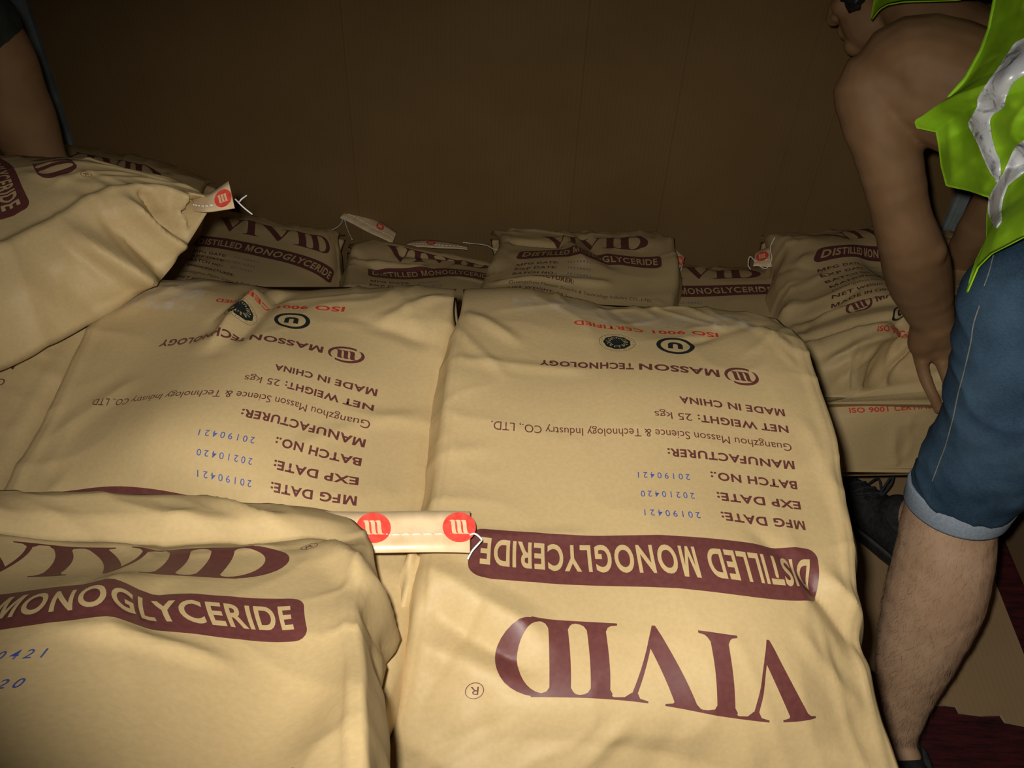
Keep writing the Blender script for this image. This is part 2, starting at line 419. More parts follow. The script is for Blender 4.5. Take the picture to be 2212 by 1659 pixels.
def make_print():
    fl = Flat()
    # product band with bare-paper letters
    b = [p for cx, cy, a in ((0.147, 0.015, 0), (-0.147, 0.015, 90), (-0.147, -0.015, 180), (0.147, -0.015, 270)) for p in arc(cx, cy, 0.012, 0.012, a, a+90, 5)]
    fl.poly(b, K_MAROON)
    fl.text('DISTILLED MONOGLYCERIDE', -0.150, 0.149, -0.0155, 0.031, K_BARE, 0.026, 0.0012, spacing=1.10)
    fl.g = 1
    # brand name, heavy roman capitals with joined serifs
    c = 0.066; u0, v0 = -0.123, 0.062
    def P(pts): fl.poly([(u0+x*c, v0+y*c) for x, y in pts], K_MAROON)
    def vee(x):
        P([(x+0.10, 0.97), (x+0.37, 0.97), (x+0.655, 0.24), (x+0.57, 0.0), (x+0.53, 0.0)])
        P([(x+0.57, 0.0), (x+0.635, 0.19), (x+0.90, 0.97), (x+0.835, 0.97), (x+0.55, 0.04)])
        P([(x+0.0, 1.0), (x+0.487, 1.0), (x+0.487, 0.975), (x+0.40, 0.955), (x+0.355, 0.90), (x+0.14, 0.90), (x+0.08, 0.955), (x+0.0, 0.975)])
        P([(x+0.685, 1.0), (x+1.12, 1.0), (x+1.12, 0.972), (x+0.96, 0.955), (x+0.88, 0.89), (x+0.81, 0.89), (x+0.78, 0.955), (x+0.685, 0.975)])
    def stem(x, w, top=(0.13, 0.13), bot=(0.13, 0.13)):
        P([(x, 0.0), (x+w, 0.0), (x+w, 1.0), (x, 1.0)])
        for s, e in ((-1, top[0]), (1, top[1])):
            xx = x if s < 0 else x+w
            P([(xx-s*0.01, 1.0), (xx+s*e, 1.0), (xx+s*e, 0.97), (xx+s*e*0.45, 0.955), (xx+s*0.03, 0.93), (xx-s*0.01, 0.86)])
        for s, e in ((-1, bot[0]), (1, bot[1])):
            xx = x if s < 0 else x+w
            P([(xx-s*0.01, 0.0), (xx+s*e, 0.0), (xx+s*e, 0.03), (xx+s*e*0.45, 0.045), (xx+s*0.03, 0.07), (xx-s*0.01, 0.14)])
    vee(0.0); stem(1.115, 0.225, (0.05, 0.24)); vee(1.45); stem(2.585, 0.23, (0.05, 0.16), (0.15, 0.16)); stem(3.045, 0.245, (0.13, 0.2), (0.13, 0.2))
    outer = arc(3.37, 0.5, 0.55, 0.5, -90, 90, 18); inner = arc(3.34, 0.5, 0.32, 0.455, 90, -90, 18)
    fl.add([(u0+x*c, v0+y*c) for x, y in outer+inner[::-1]], [(i, i+1, 20+i, 19+i) for i in range(18)], K_MAROON)
    P([(3.2, 1.0), (3.37, 1.0), (3.34, 0.955), (3.2, 0.955)]); P([(3.2, 0.0), (3.37, 0.0), (3.34, 0.045), (3.2, 0.045)])
    fl.ring((0.1475, 0.122), 0.0066, 0.0060, K_MAROON, 28); fl.text('R', 0.1448, 0.1506, 0.1188, 0.0068, K_MAROON, 0.0)
    # particulars
    fl.g = 2
    L = -0.153; B = 0.030; cp = 0.0112
    def line(t, u1, v, m=K_MAROON, bold=B, cap=cp, u0=L): fl.text(t, u0, u1, v-cap/2, cap, m, bold, spacing=1.0+bold*2.6)
    line('MFG DATE:', -0.073, -0.055); line('EXP DATE:', -0.073, -0.080); line('BATCH NO.:', -0.070, -0.106); line('MANUFACTURER:', -0.029, -0.132)
    line('Guangzhou Masson Science & Technology Industry CO., LTD.', 0.153, -0.156, bold=0.0, cap=0.0108)
    line('NET WEIGHT:', -0.065, -0.182); line('25 kgs', -0.020, -0.182, bold=0.0, cap=0.0105, u0=-0.059)
    line('MADE IN CHINA', -0.049, -0.207)
    fl.g = 3
    for t, v, a, e in (('20190421', -0.053, -0.053, -0.001), ('20210420', -0.077, -0.051, 0.001), ('20190421', -0.101, -0.049, 0.003)):
        fl.text(t, a, e, v-0.0042, 0.0080, K_BLUE, 0.004, spacing=1.55)
    # maker's line with emblem
    fl.g = 4
    fl.text('MASSON', -0.097, -0.009, -0.2690, 0.0140, K_MAROON, 0.034, spacing=1.08); fl.text('TECHNOLOGY', -0.003, 0.104, -0.2690, 0.0140, K_MAROON, 0.034, spacing=1.08)
    c0 = (-0.1195, -0.262); R = 0.0163
    for s in (1, -1):
        a0, a1 = (60, 215) if s > 0 else (240, 395)
        o = arc(c0[0], c0[1], R*1.06, R, a0, a1, 18); i = arc(c0[0]+0.0009*s, c0[1]-0.0016*s, R*0.93, R*0.86, a0-4, a1+4, 18)
        fl.add(o+i, [(k, k+1, 20+k, 19+k) for k in range(18)], K_MAROON)
    strokes(fl, c0, 0.0170, K_MAROON, 0.00045)
    # ringed letter and round mark
    fl.g = 5
    c1 = (-0.053, -0.318); fl.ring(c1, 0.0215, 0.0165, K_BLACK, 44, sx=1.02)
    fl.text('U', c1[0]-0.0085, c1[0]+0.0085, c1[1]-0.0088, 0.0176, K_BLACK, 0.075)
    fl.g = 7
    # round certification mark: thin ring, tick lettering, scalloped dark disc with a bare squiggle
    c2 = (0.015, -0.318); fl.ring(c2, 0.0215, 0.0210, K_BLACK, 48); fl.disc(c2, 0.0160, K_BLACK, 72, wob=0.03)
    rs = random.Random(11)
    def bar(r0, r1, a, wd, m, h, da=0.0):
        a = math.radians(a); d = np.array([math.cos(a), math.sin(a)]); t = np.array([-d[1], d[0]])*wd/2; p = np.array(c2)+t*da
        fl.add([p+d*r0-t, p+d*r0+t, p+d*r1+t*(1+da), p+d*r1-t*(1-da)], [(0, 1, 2, 3)], m, h)
    for k in range(34):
        if k % 7 != 3: bar(0.0178, 0.0193, k*360/34+rs.uniform(-2, 2), 0.0006, K_BLACK, 0.00045)
    for k in range(26):
        bar(0.0074+rs.uniform(0, 0.001), 0.0126-rs.uniform(0, 0.002), k*360/26, 0.0007, K_BARE, 0.00095, rs.uniform(-2, 2))
        if k % 2: bar(0.0118, 0.0126, k*360/26+6, 0.0020, K_BARE, 0.00095)
    fl.g = 6
    fl.text('ISO 9001', -0.105, -0.0305, -0.3660, 0.0125, K_RED, 0.028, spacing=1.07); fl.text('CERTIFIED', -0.0195, 0.064, -0.3660, 0.0125, K_RED, 0.028, spacing=1.07)
    return fl.refine()
PRINT = make_print()
PRINT_PARTS = ['product_band_lettering', 'brand_lettering', 'particulars_lettering', 'date_stamp_lettering', 'maker_lettering', 'ringed_letter_logo', 'certification_lettering', 'round_certification_logo']

# ------------------------------------------------------------------ sacks
def kabsch(A, Bp):
    ca, cb = A.mean(0), Bp.mean(0); Hm = (A-ca).T @ (Bp-cb); u_, s_, vt = np.linalg.svd(Hm)
    d = np.sign(np.linalg.det(vt.T @ u_.T)); R = vt.T @ np.diag([1, 1, d]) @ u_.T
    return R, cb-R @ ca
def template(u, v, T):
    q = (V1-V0)/2-np.abs(v-VM); e = np.clip(1-q/0.15, 0, 1)
    return np.stack([u, v-VM, T/2*(1-0.92*e**2)-0.016*(np.abs(u)/U)**4], -1)

def sack(name, label, ctrl=None, pose=None, T=0.135, nu=71, nv=131, seed=1, L=0.10, lam=0.02, side=(0.02, 0.02), wr=1.0, folds=(), creases=(), group='printed kraft sacks', print_on=True, date_shift=None, nrand=26, tlow=None, v0=V0):
    us = np.linspace(-U, U, nu); vs = np.linspace(v0, V1, nv); UU, VV = np.meshgrid(us, vs)
    if ctrl:
        c = np.array(ctrl); uv = c[:, :2]; X = c[:, 2:]; A = template(uv[:, 0], uv[:, 1], T)
        if pose is None: R, t = kabsch(A, X)
        else: R, t = pose
        res = X-(A @ R.T+t)
        D2 = ((uv[:, None]-uv[None])**2).sum(2); K = np.exp(-D2/(2*L*L)); W = np.linalg.solve(K+lam*np.eye(len(c)), res)
        G = np.exp(-(((np.stack([UU, VV], -1)[..., None, :]-uv)**2).sum(-1))/(2*L*L)) @ W
    else:
        R, t = pose; G = 0
    P = template(UU, VV, T) @ np.asarray(R).T+np.asarray(t)+G
    up = np.asarray(R)[:, 2]
    # folds and wrinkles
    rs = np.random.RandomState(seed)
    d = 0.0022*vnoise(UU*9+3, VV*7+1, seed)+0.0011*vnoise(UU*26, VV*22, seed+1)
    rg = 1-np.abs(vnoise(UU*11+0.35*vnoise(UU*9, VV*9, seed+5), VV*9, seed+2)); d += 0.0030*(rg**5-0.15)
    qe = np.clip(1-((V1-v0)/2-np.abs(VV-(V1+v0)/2))/0.20, 0, 1); qs = np.clip(1-(U-np.abs(UU))/0.09, 0, 1)
    amp = 0.35+1.2*np.maximum(qe, 0.8*qs)
    rg2 = 1-np.abs(vnoise(UU*17+VV*4, VV*17-UU*6, seed+3)); d += 0.0032*(rg2**4-0.2)*np.maximum(qe, 0.6*qs)
    d = d*amp
    lines = list(creases)+[(-0.190, v0+0.10, -0.190, V1-0.09, 0.0028, 0.007), (0.190, v0+0.10, 0.190, V1-0.09, 0.0028, 0.007)]
    for k in range(nrand):
        end = rs.rand() < 0.65
        if end: a = np.array([rs.uniform(-U, U), (V1 if rs.rand() < 0.6 else v0)+rs.uniform(-0.06, 0.06)])
        else: a = np.array([rs.choice([-U, U])+rs.uniform(-0.02, 0.02), rs.uniform(v0, V1)])
        g = np.array([0.0, VM])-a; ang = math.atan2(g[1], g[0])+rs.uniform(-0.9, 0.9); ln = rs.uniform(0.05, 0.16)
        lines.append((a[0], a[1], a[0]+ln*math.cos(ang), a[1]+ln*math.sin(ang), rs.choice([-1, 1, 1])*rs.uniform(0.001, 0.0035), rs.uniform(0.008, 0.022)))
    for (ua, va, ub, vb, dep, wd) in lines:
        g = np.array([ub-ua, vb-va]); ll = np.linalg.norm(g); g = g/ll
        s = (UU-ua)*g[0]+(VV-va)*g[1]; q = -(UU-ua)*g[1]+(VV-va)*g[0]
        al = np.clip(np.minimum(s+0.015, ll-s+0.015)/0.04, 0, 1)
        d += dep*np.clip(1-np.abs(q)/wd, 0, 1)**1.3*al*al*(3-2*al)
    du = np.gradient(P, axis=1); dv = np.gradient(P, axis=0); N = np.cross(du, dv); N /= np.linalg.norm(N, axis=2, keepdims=True)
    P = P+N*(d*wr)[..., None]
    du = np.gradient(P, axis=1); dv = np.gradient(P, axis=0); N = np.cross(du, dv); N /= np.linalg.norm(N, axis=2, keepdims=True)
    # sides and underside
    e = np.clip(1-((V1-v0)/2-np.abs(vs-(V1+v0)/2))/0.13, 0, 1); Th = T*(1-0.90*e**1.7)
    ns = 12; cols = [P[:, i] for i in range(nu)]
    def sidecols(edge, inner, sgn, out):
        O = edge-inner; O -= np.outer(O @ up, up); O /= np.linalg.norm(O, axis=1, keepdims=True)
        bot = edge+O*out*(1-e)[:, None]-np.outer(Th, up); c = []
        for k in range(1, ns):
            s = k/ns
            w = 0.010*math.sin(math.pi*s)*(1-e)+(0.006*vnoise(vs*16+sgn*3, np.full_like(vs, s*3.0), seed+8)+0.006*(1-np.abs(vnoise(vs*13, np.full_like(vs, s*2.2), seed+9)))**3)*math.sin(math.pi*s)
            w = w-0.045*e*(1-abs(2*s-1))
            if sgn > 0:
                for (vf, lean, wd, dep, s0, s1) in folds:
                    w = w+dep*np.clip(1-np.abs(vs-vf-lean*(s-0.5))/wd, 0, 1)*np.clip(min(s-s0+0.12, s1-s+0.12)/0.25, 0, 1)
            c.append(edge+(bot-edge)*s+O*w[:, None])
        return c, bot
    cr, br = sidecols(P[:, -1], P[:, -6], 1, side[1]); cl, bl = sidecols(P[:, 0], P[:, 5], -1, side[0])
    cols += cr
    nb = 16
    for k in range(nb+1):
        s = k/nb; cols.append(br+(bl-br)*s-np.outer(0.006*math.sin(math.pi*s)*(1-e), up))
    cols += cl[::-1]
    Kc = len(cols); V = np.stack(cols, 1); n0 = nv*Kc; faces = []
    for r in range(nv-1):
        a = r*Kc
        for k in range(Kc):
            k2 = (k+1) % Kc; faces.append((a+k, a+k2, a+Kc+k2, a+Kc+k))
    faces.append(tuple(range(Kc-1, -1, -1))); faces.append(tuple((nv-1)*Kc+k for k in range(Kc)))
    V = V.reshape(-1, 3)
    base = np.array([P[:, :, 0].mean(), P[:, :, 1].mean(), V[:, 2].min()])
    root = empty('paper_sack', base, label, 'sack', group)
    body = mesh_obj('sack_body', V, faces, M['kraft'], root)
    if print_on:
        Vp, Fp, Kp = PRINT
        if date_shift:      # the stamped dates of this sack sit askew
            Vp = Vp.copy(); ids = sorted({i for f, k in zip(Fp, Kp) if k//10 == 3 for i in f})
            Vp[ids, 0] += date_shift[0]+date_shift[1]*(-0.055-Vp[ids, 1])
        fu = np.clip((Vp[:, 0]+U)/(2*U)*(nu-1), 0, nu-1.001); fv = np.clip((Vp[:, 1]-v0)/(V1-v0)*(nv-1), 0, nv-1.001)
        iu = fu.astype(int); iv = fv.astype(int); a = (fu-iu)[:, None]; b = (fv-iv)[:, None]
        def bil(Z): return (Z[iv, iu]*(1-a)+Z[iv, iu+1]*a)*(1-b)+(Z[iv+1, iu]*(1-a)+Z[iv+1, iu+1]*a)*b
        q = bil(P); nn = bil(N); nn /= np.linalg.norm(nn, axis=1, keepdims=True)
        Q = q+nn*(Vp[:, 2:3]+0.0004)
        for gi, gname in enumerate(PRINT_PARTS):
            sel = [(f, k % 10) for f, k in zip(Fp, Kp) if k//10 == gi]
            used = sorted({i for f, _ in sel for i in f}); idx = {a_: b_ for b_, a_ in enumerate(used)}
            mesh_obj(gname, Q[used], [[idx[i] for i in f] for f, _ in sel], PRINT_MATS, body, True, [k for _, k in sel])
    return root, dict(P=P, N=N, up=up)

def emblem_disc(mb, c, ex, ey, r, nrm):
    """red disc with three bare strokes, laid on a tape"""
    fl = Flat(); fl.disc((0, 0), 1.0, 0, 28, 0.0003); strokes(fl, (0.0, 0.0), 0.95, 1, 0.0007)
    for v_i, f in [(fl.v, fl.f)]:
        mb.add([c+ex*p[0]*r+ey*p[1]*r+nrm*hh for p, hh in zip(fl.v, fl.h)], fl.f, 0)
        for k, mm in enumerate(fl.m): mb.m[len(mb.m)-len(fl.m)+k] = mm
def closing_tape(root, inner, outer, emblems=(), n=24, stitch=0.36, tail=None, tail2=None, er=None, wav=0.0015, flip=1):
    """the sewn crepe tape across a sack's mouth: inner and outer edges as polylines"""
    I = np.array(catmull(inner, n)); O = np.array(catmull(outer, n)); k = len(I); m = 5
    s = np.linspace(0, 1, m)[None, :, None]; S = I[:, None]*(1-s)+O[:, None]*s
    du = np.gradient(S, axis=0); dv = np.gradient(S, axis=1); N = np.cross(du, dv); N /= np.linalg.norm(N, axis=2, keepdims=True)+1e-9
    N = N*flip
    S = S+N*(wav*np.sin(np.linspace(0, 9, k))[:, None, None])
    th = 0.0022; Vv = np.concatenate([(S+N*th/2).reshape(-1, 3), (S-N*th/2).reshape(-1, 3)]); off = k*m; f = []
    for i in range(k-1):
        for j in range(m-1):
            a = i*m+j; f.append((a, a+m, a+m+1, a+1)); f.append((off+a, off+a+1, off+a+m+1, off+a+m))
    for i in range(k-1):
        a = i*m; f.append((a, off+a, off+a+m, a+m)); a = i*m+m-1; f.append((a, a+m, off+a+m, off+a))
    for j in range(m-1):
        a = j; f.append((a, a+1, off+a+1, off+a)); a = (k-1)*m+j; f.append((a, off+a, off+a+1, a+1))
    tp = mesh_obj('closing_tape', Vv, f, M['tape'], root)
    def pt(a, b):
        x = a*(k-1); i = min(int(x), k-2); x -= i; y = b*(m-1); j = min(int(y), m-2); y -= j
        g = lambda Z: (Z[i, j]*(1-x)+Z[i+1, j]*x)*(1-y)+(Z[i, j+1]*(1-x)+Z[i+1, j+1]*x)*y
        return g(S), g(N), g(du), g(dv)
    if emblems:
        for a, b in emblems:
            mb = MB()
            c, nn, eu, ev = pt(a, b); eu = eu/np.linalg.norm(eu); ev = ev/np.linalg.norm(ev); nn = nn/np.linalg.norm(nn)
            emblem_disc(mb, c+nn*(th/2+0.0012), eu, ev, er or np.linalg.norm(pt(a, 1)[0]-pt(a, 0)[0])*0.36, nn)
            mb.build('red_emblem', [M['emblem'], M['tape']], tp)
    mb = MB(); q = 0.0; L = np.linalg.norm(np.diff(S[:, 2], axis=0), axis=1).sum(); step = 0.0075/L
    while q < 1-step:
        a, na, _, _ = pt(q, stitch); b, nb_, _, _ = pt(q+step*0.8, stitch)
        mb.tube([a+na*th*0.5, (a+b)/2+na*(th*0.5+0.0008), b+nb_*th*0.5], 0.0007, 5); q += step
    for tl in (tail, tail2):
        if tl is not None: mb.tube(catmull(tl, 6), 0.0009, 6)
    mb.build('stitching_thread', M['thread'], tp)
    return tp
CTRL = {
 'R': [(-0.105,-0.36,0.243,0.844,0.815), (0.064,-0.36,0.07,0.845,0.819), (-0.053,-0.318,0.187,0.806,0.826), (0.015,-0.318,0.118,0.804,0.828), (-0.096,-0.262,0.226,0.749,0.839), (0.104,-0.262,0.029,0.75,0.839), (-0.119,-0.262,0.249,0.747,0.837), (-0.153,-0.207,0.292,0.697,0.835), (-0.05,-0.207,0.178,0.698,0.846), (-0.153,-0.182,0.291,0.672,0.835), (-0.02,-0.182,0.149,0.672,0.847), (-0.153,-0.156,0.289,0.646,0.836), (0.152,-0.156,-0.018,0.644,0.847), (-0.153,-0.132,0.287,0.622,0.837), (-0.031,-0.132,0.161,0.623,0.843), (-0.153,-0.106,0.285,0.597,0.834), (-0.072,-0.106,0.202,0.598,0.841), (-0.153,-0.08,0.283,0.571,0.835), (-0.153,-0.055,0.281,0.546,0.836), (-0.074,-0.055,0.202,0.545,0.846), (0.155,-0.027,-0.025,0.513,0.851), (-0.155,-0.027,0.289,0.517,0.838), (-0.155,0.027,0.281,0.468,0.829), (0.159,0.024,-0.032,0.462,0.853), (0.136,0.095,-0.003,0.39,0.841), (0.105,0.061,0.028,0.426,0.845), (0.105,0.129,0.03,0.359,0.834), (-0.122,0.129,0.27,0.375,0.79), (-0.087,0.061,0.228,0.423,0.839), (0.146,0.123,-0.013,0.364,0.835), (-0.2,-0.207,0.34,0.693,0.834), (0.2,-0.207,-0.068,0.695,0.85), (-0.2,0,0.325,0.503,0.824), (0.2,0,-0.071,0.487,0.851), (0.2,0.061,-0.07,0.424,0.853), (0.2,0.13,-0.081,0.361,0.803), (-0.2,0.13,0.339,0.416,0.766), (0.2,0.235,-0.094,0.287,0.743), (-0.2,0.235,0.357,0.313,0.724), (0,0.235,0.129,0.298,0.732), (0.2,-0.385,-0.066,0.871,0.815), (-0.2,-0.385,0.342,0.856,0.811), (-0.05,-0.4,0.181,0.881,0.798)],
 'B': [(-0.105,-0.36,-0.201,0.834,0.829), (0.064,-0.36,-0.355,0.848,0.821), (-0.053,-0.318,-0.252,0.794,0.842), (0.015,-0.318,-0.313,0.803,0.842), (-0.096,-0.262,-0.207,0.742,0.85), (0.104,-0.262,-0.394,0.758,0.83), (-0.119,-0.262,-0.185,0.738,0.847), (-0.153,-0.207,-0.143,0.689,0.839), (-0.05,-0.207,-0.245,0.689,0.87), (-0.153,-0.182,-0.142,0.665,0.841), (-0.02,-0.182,-0.269,0.664,0.877), (-0.153,-0.156,-0.143,0.639,0.843), (0.152,-0.156,-0.43,0.657,0.833), (-0.153,-0.132,-0.143,0.616,0.84), (-0.031,-0.132,-0.257,0.614,0.876), (-0.153,-0.106,-0.144,0.589,0.842), (-0.072,-0.106,-0.217,0.588,0.869), (-0.153,-0.08,-0.144,0.562,0.845), (-0.003,-0.08,-0.285,0.562,0.883), (-0.153,-0.055,-0.143,0.536,0.847), (-0.074,-0.055,-0.212,0.535,0.868), (-0.003,-0.055,-0.285,0.539,0.876), (0.06,-0.027,-0.343,0.544,0.847), (-0.02,-0.027,-0.262,0.53,0.846), (-0.2,-0.207,-0.077,0.699,0.807), (-0.2,-0.055,-0.075,0.559,0.812), (-0.2,0,-0.077,0.5,0.823), (0.2,-0.055,-0.481,0.56,0.82), (0.2,-0.156,-0.478,0.661,0.829), (-0.2,-0.385,-0.075,0.868,0.825), (0.2,-0.385,-0.489,0.888,0.804), (0,-0.4,-0.313,0.874,0.815)],
 'A': [(0.146,0.123,-0.151,0.417,0.941), (0.136,0.095,-0.158,0.395,0.953), (0.105,0.061,-0.196,0.361,0.972), (0.105,0.129,-0.19,0.42,0.933), (0.035,0.061,-0.239,0.341,1.005), (-0.005,0.061,-0.272,0.345,1.001), (-0.03,0.129,-0.307,0.389,0.969), (0.155,0.027,-0.131,0.349,0.978), (0.155,-0.027,-0.125,0.3,0.997), (0.08,0.027,-0.204,0.33,1.011), (0.08,-0.027,-0.178,0.291,1.027), (0.02,0.027,-0.259,0.318,1.033), (0.02,-0.027,-0.231,0.275,1.056), (0.2,-0.027,-0.088,0.312,1.01), (0.2,0.027,-0.103,0.354,0.976), (0.2,-0.055,-0.081,0.286,1.02), (0.2,-0.16,-0.063,0.195,1.082), (0.2,0.12,-0.099,0.427,0.925), (0,0.2,-0.348,0.438,0.951), (0.1,0.2,-0.234,0.462,0.922), (0.2,0.2,-0.137,0.485,0.885), (0,0.235,-0.366,0.462,0.937), (0.1,0.235,-0.254,0.484,0.909), (0.2,0.235,-0.147,0.51,0.864), (0,-0.16,-0.197,0.157,1.124), (0.15,-0.16,-0.098,0.192,1.058), (-0.008,-0.055,-0.242,0.243,1.076), (-0.019,-0.08,-0.24,0.219,1.088), (-0.028,-0.104,-0.235,0.198,1.101)],
 'C': [(-0.153,-0.207,-0.556,0.767,0.802), (-0.153,-0.182,-0.559,0.742,0.798), (-0.153,-0.156,-0.561,0.716,0.8)],
 'D': [(0.136,0.095,-0.548,0.959,0.917), (0.146,0.125,-0.525,0.946,0.917), (0.155,0.027,-0.57,0.888,0.917), (0.155,-0.027,-0.588,0.863,0.917), (0.105,0.061,-0.577,0.946,0.917), (0.2,-0.027,-0.565,0.802,0.905), (0.2,0.02,-0.536,0.85,0.905), (0.2,0.06,-0.515,0.882,0.905), (0.2,0.13,-0.471,0.927,0.905), (0.2,0.175,-0.434,0.958,0.905), (0.2,0.235,-0.396,0.978,0.878), (0.1,0.235,-0.422,1.004,0.875), (-0.02,0.13,-0.577,1.013,0.9), (-0.02,0.17,-0.559,1.037,0.892), (0.06,0.19,-0.512,1.009,0.897), (0.13,0.2,-0.464,0.987,0.9), (-0.03,0.03,-0.661,1.017,0.9), (-0.03,0.08,-0.613,1.014,0.9), (-0.2,0.17,-0.665,1.14,0.76), (-0.1,0.235,-0.58,1.07,0.82), (-0.1,0.1,-0.66,1.08,0.86), (-0.2,0,-0.76,1.03,0.87), (-0.2,-0.25,-0.93,0.86,0.88)],
 'E': [(0.136,0.095,-0.805,1.784,0.387), (0.105,0.129,-0.856,1.817,0.399), (0.03,0.12,-0.908,1.82,0.404), (-0.02,0.12,-0.952,1.825,0.408), (-0.05,0.129,-0.987,1.835,0.411), (0.05,0.22,-0.909,1.913,0.362), (0.2,0.2,-0.737,1.882,0.325)],
 'F1': [(-0.122,0.129,-0.716,1.836,0.258), (0.136,0.095,-0.431,1.726,0.269), (-0.159,0.027,-0.738,1.733,0.274), (-0.155,-0.027,-0.726,1.681,0.286), (0.159,0.02,-0.412,1.656,0.251), (0.155,-0.027,-0.415,1.61,0.254), (-0.153,-0.055,-0.72,1.653,0.288), (-0.153,-0.156,-0.708,1.557,0.31), (0.11,-0.156,-0.471,1.495,0.31), (0.2,0.027,-0.401,1.672,0.217), (0.2,0.12,-0.423,1.77,0.249), (0,0.235,-0.598,1.864,0.234), (0.2,0.235,-0.428,1.869,0.198), (-0.2,0.235,-0.78,1.929,0.198)],
 'F2': [(-0.122,0.129,-0.31,1.766,0.252), (0.136,0.095,-0.063,1.774,0.198), (-0.159,0.02,-0.334,1.652,0.269), (-0.155,-0.027,-0.324,1.607,0.281), (0.13,-0.01,-0.075,1.682,0.237), (-0.153,-0.055,-0.314,1.583,0.29), (-0.153,-0.132,-0.315,1.506,0.308), (-0.06,-0.132,-0.21,1.524,0.301), (-0.2,-0.027,-0.371,1.603,0.291), (-0.2,0.12,-0.384,1.746,0.255)],
 'F3': [(-0.122,0.129,0.053,1.798,0.276), (0.136,0.095,0.294,1.755,0.301), (-0.159,0.02,0.003,1.695,0.302), (-0.155,-0.027,-0.001,1.65,0.314), (0.159,0.02,0.317,1.678,0.317), (0.155,-0.027,0.307,1.633,0.321), (0,0.027,0.152,1.703,0.312), (0,-0.02,0.157,1.659,0.326), (-0.153,-0.207,-0.019,1.482,0.359), (-0.05,-0.207,0.087,1.478,0.344), (0.152,-0.156,0.279,1.507,0.334), (-0.119,-0.262,0.019,1.43,0.367), (-0.2,0.05,-0.048,1.717,0.29), (-0.2,-0.2,-0.076,1.478,0.34), (0.2,0.05,0.35,1.71,0.315), (0.2,-0.2,0.321,1.459,0.34), (-0.12,0.235,-0.004,1.888,0.231), (0.13,0.235,0.309,1.88,0.24)],
 'F4': [(0.136,0.095,0.561,1.738,0.244), (0.155,0.02,0.579,1.668,0.271), (0.155,-0.027,0.572,1.622,0.275), (-0.04,0.02,0.369,1.692,0.229), (-0.04,-0.027,0.363,1.645,0.235), (-0.05,-0.055,0.373,1.619,0.244), (-0.04,0.061,0.374,1.732,0.225), (0.152,-0.156,0.544,1.498,0.298)],
 'F5': [(-0.122,0.129,0.667,1.771,0.34), (0.136,0.1,0.918,1.732,0.382), (-0.155,0.027,0.657,1.671,0.374), (-0.159,-0.015,0.625,1.633,0.37), (0,0.027,0.766,1.673,0.384), (0,-0.027,0.753,1.617,0.383), (-0.153,-0.055,0.632,1.587,0.373), (-0.153,-0.207,0.619,1.44,0.405), (-0.119,-0.262,0.655,1.389,0.434), (-0.053,-0.318,0.708,1.345,0.468), (0.104,-0.262,0.832,1.403,0.463), (-0.105,-0.36,0.658,1.302,0.462), (-0.2,0.12,0.579,1.772,0.328), (-0.2,-0.06,0.55,1.579,0.336), (-0.2,-0.22,0.53,1.414,0.356), (-0.2,-0.36,0.546,1.289,0.408), (-0.19,-0.4,0.567,1.261,0.4), (-0.05,-0.42,0.658,1.268,0.4), (-0.19,-0.4,0.567,1.261,0.4), (-0.2,-0.45,0.562,1.215,0.388), (-0.05,-0.47,0.646,1.221,0.388), (0.1,-0.47,0.765,1.25,0.385)],
 'G': [(-0.105,-0.36,0.613,1.196,0.353), (0.05,-0.36,0.767,1.219,0.353), (-0.15,-0.46,0.593,1.144,0.267), (0.02,-0.46,0.754,1.169,0.263)],
}
# ------------------------------------------------------------------ the visible sacks
def yaw(deg, x, y, z, tilt=0):
    a = math.radians(deg); t = math.radians(tilt)
    Rz = np.array([[math.cos(a), -math.sin(a), 0], [math.sin(a), math.cos(a), 0], [0, 0, 1]])
    Rx = np.array([[1, 0, 0], [0, math.cos(t), -math.sin(t)], [0, math.sin(t), math.cos(t)]])
    return Rz @ Rx, np.array([x, y, z])
FRONT, BACK = 'sacks on the near piles', 'sacks along the back wall'
sR, iR = sack('R', 'kraft sack at front right, upside-down lettering, its maroon band and brand fully in view', CTRL['R'], T=0.135, nu=111, nv=191, seed=4, group=FRONT, wr=0.8,
    creases=[(-0.10, -0.045, -0.165, 0.03, -0.005, 0.016), (-0.14, -0.01, -0.20, 0.09, -0.010, 0.020), (-0.165, 0.0, -0.205, 0.05, 0.010, 0.018), (0.20, 0.02, 0.10, 0.075, 0.010, 0.024), (0.195, 0.055, 0.10, 0.11, -0.013, 0.028), (0.19, 0.085, 0.12, 0.115, 0.008, 0.018), (0.12, 0.165, -0.05, 0.175, -0.008, 0.035), (0.03, 0.145, 0.06, 0.19, 0.006, 0.014), (-0.13, 0.16, -0.19, 0.20, 0.007, 0.02), (-0.17, -0.2, -0.2, -0.05, 0.004, 0.014), (0.20, 0.15, 0.12, 0.21, 0.006, 0.02), (-0.15, -0.40, -0.18, -0.33, 0.006, 0.014), (0.19, -0.36, 0.13, -0.30, 0.006, 0.016),
             (-0.12, 0.05, -0.18, 0.14, 0.005, 0.015)])
sB, iB = sack('B', 'middle kraft sack, upside-down lettering, a diagonal dent across its red ISO line', CTRL['B'], T=0.135, nu=101, nv=171, seed=9, group=FRONT, wr=0.8,
    creases=[(0.0, -0.40, 0.035, -0.24, 0.016, 0.030), (-0.03, -0.42, 0.012, -0.25, -0.011, 0.022), (0.05, -0.30, 0.02, -0.23, -0.006, 0.02), (-0.12, -0.34, -0.19, -0.30, -0.006, 0.018), (-0.19, -0.40, -0.14, -0.33, 0.006, 0.015)])
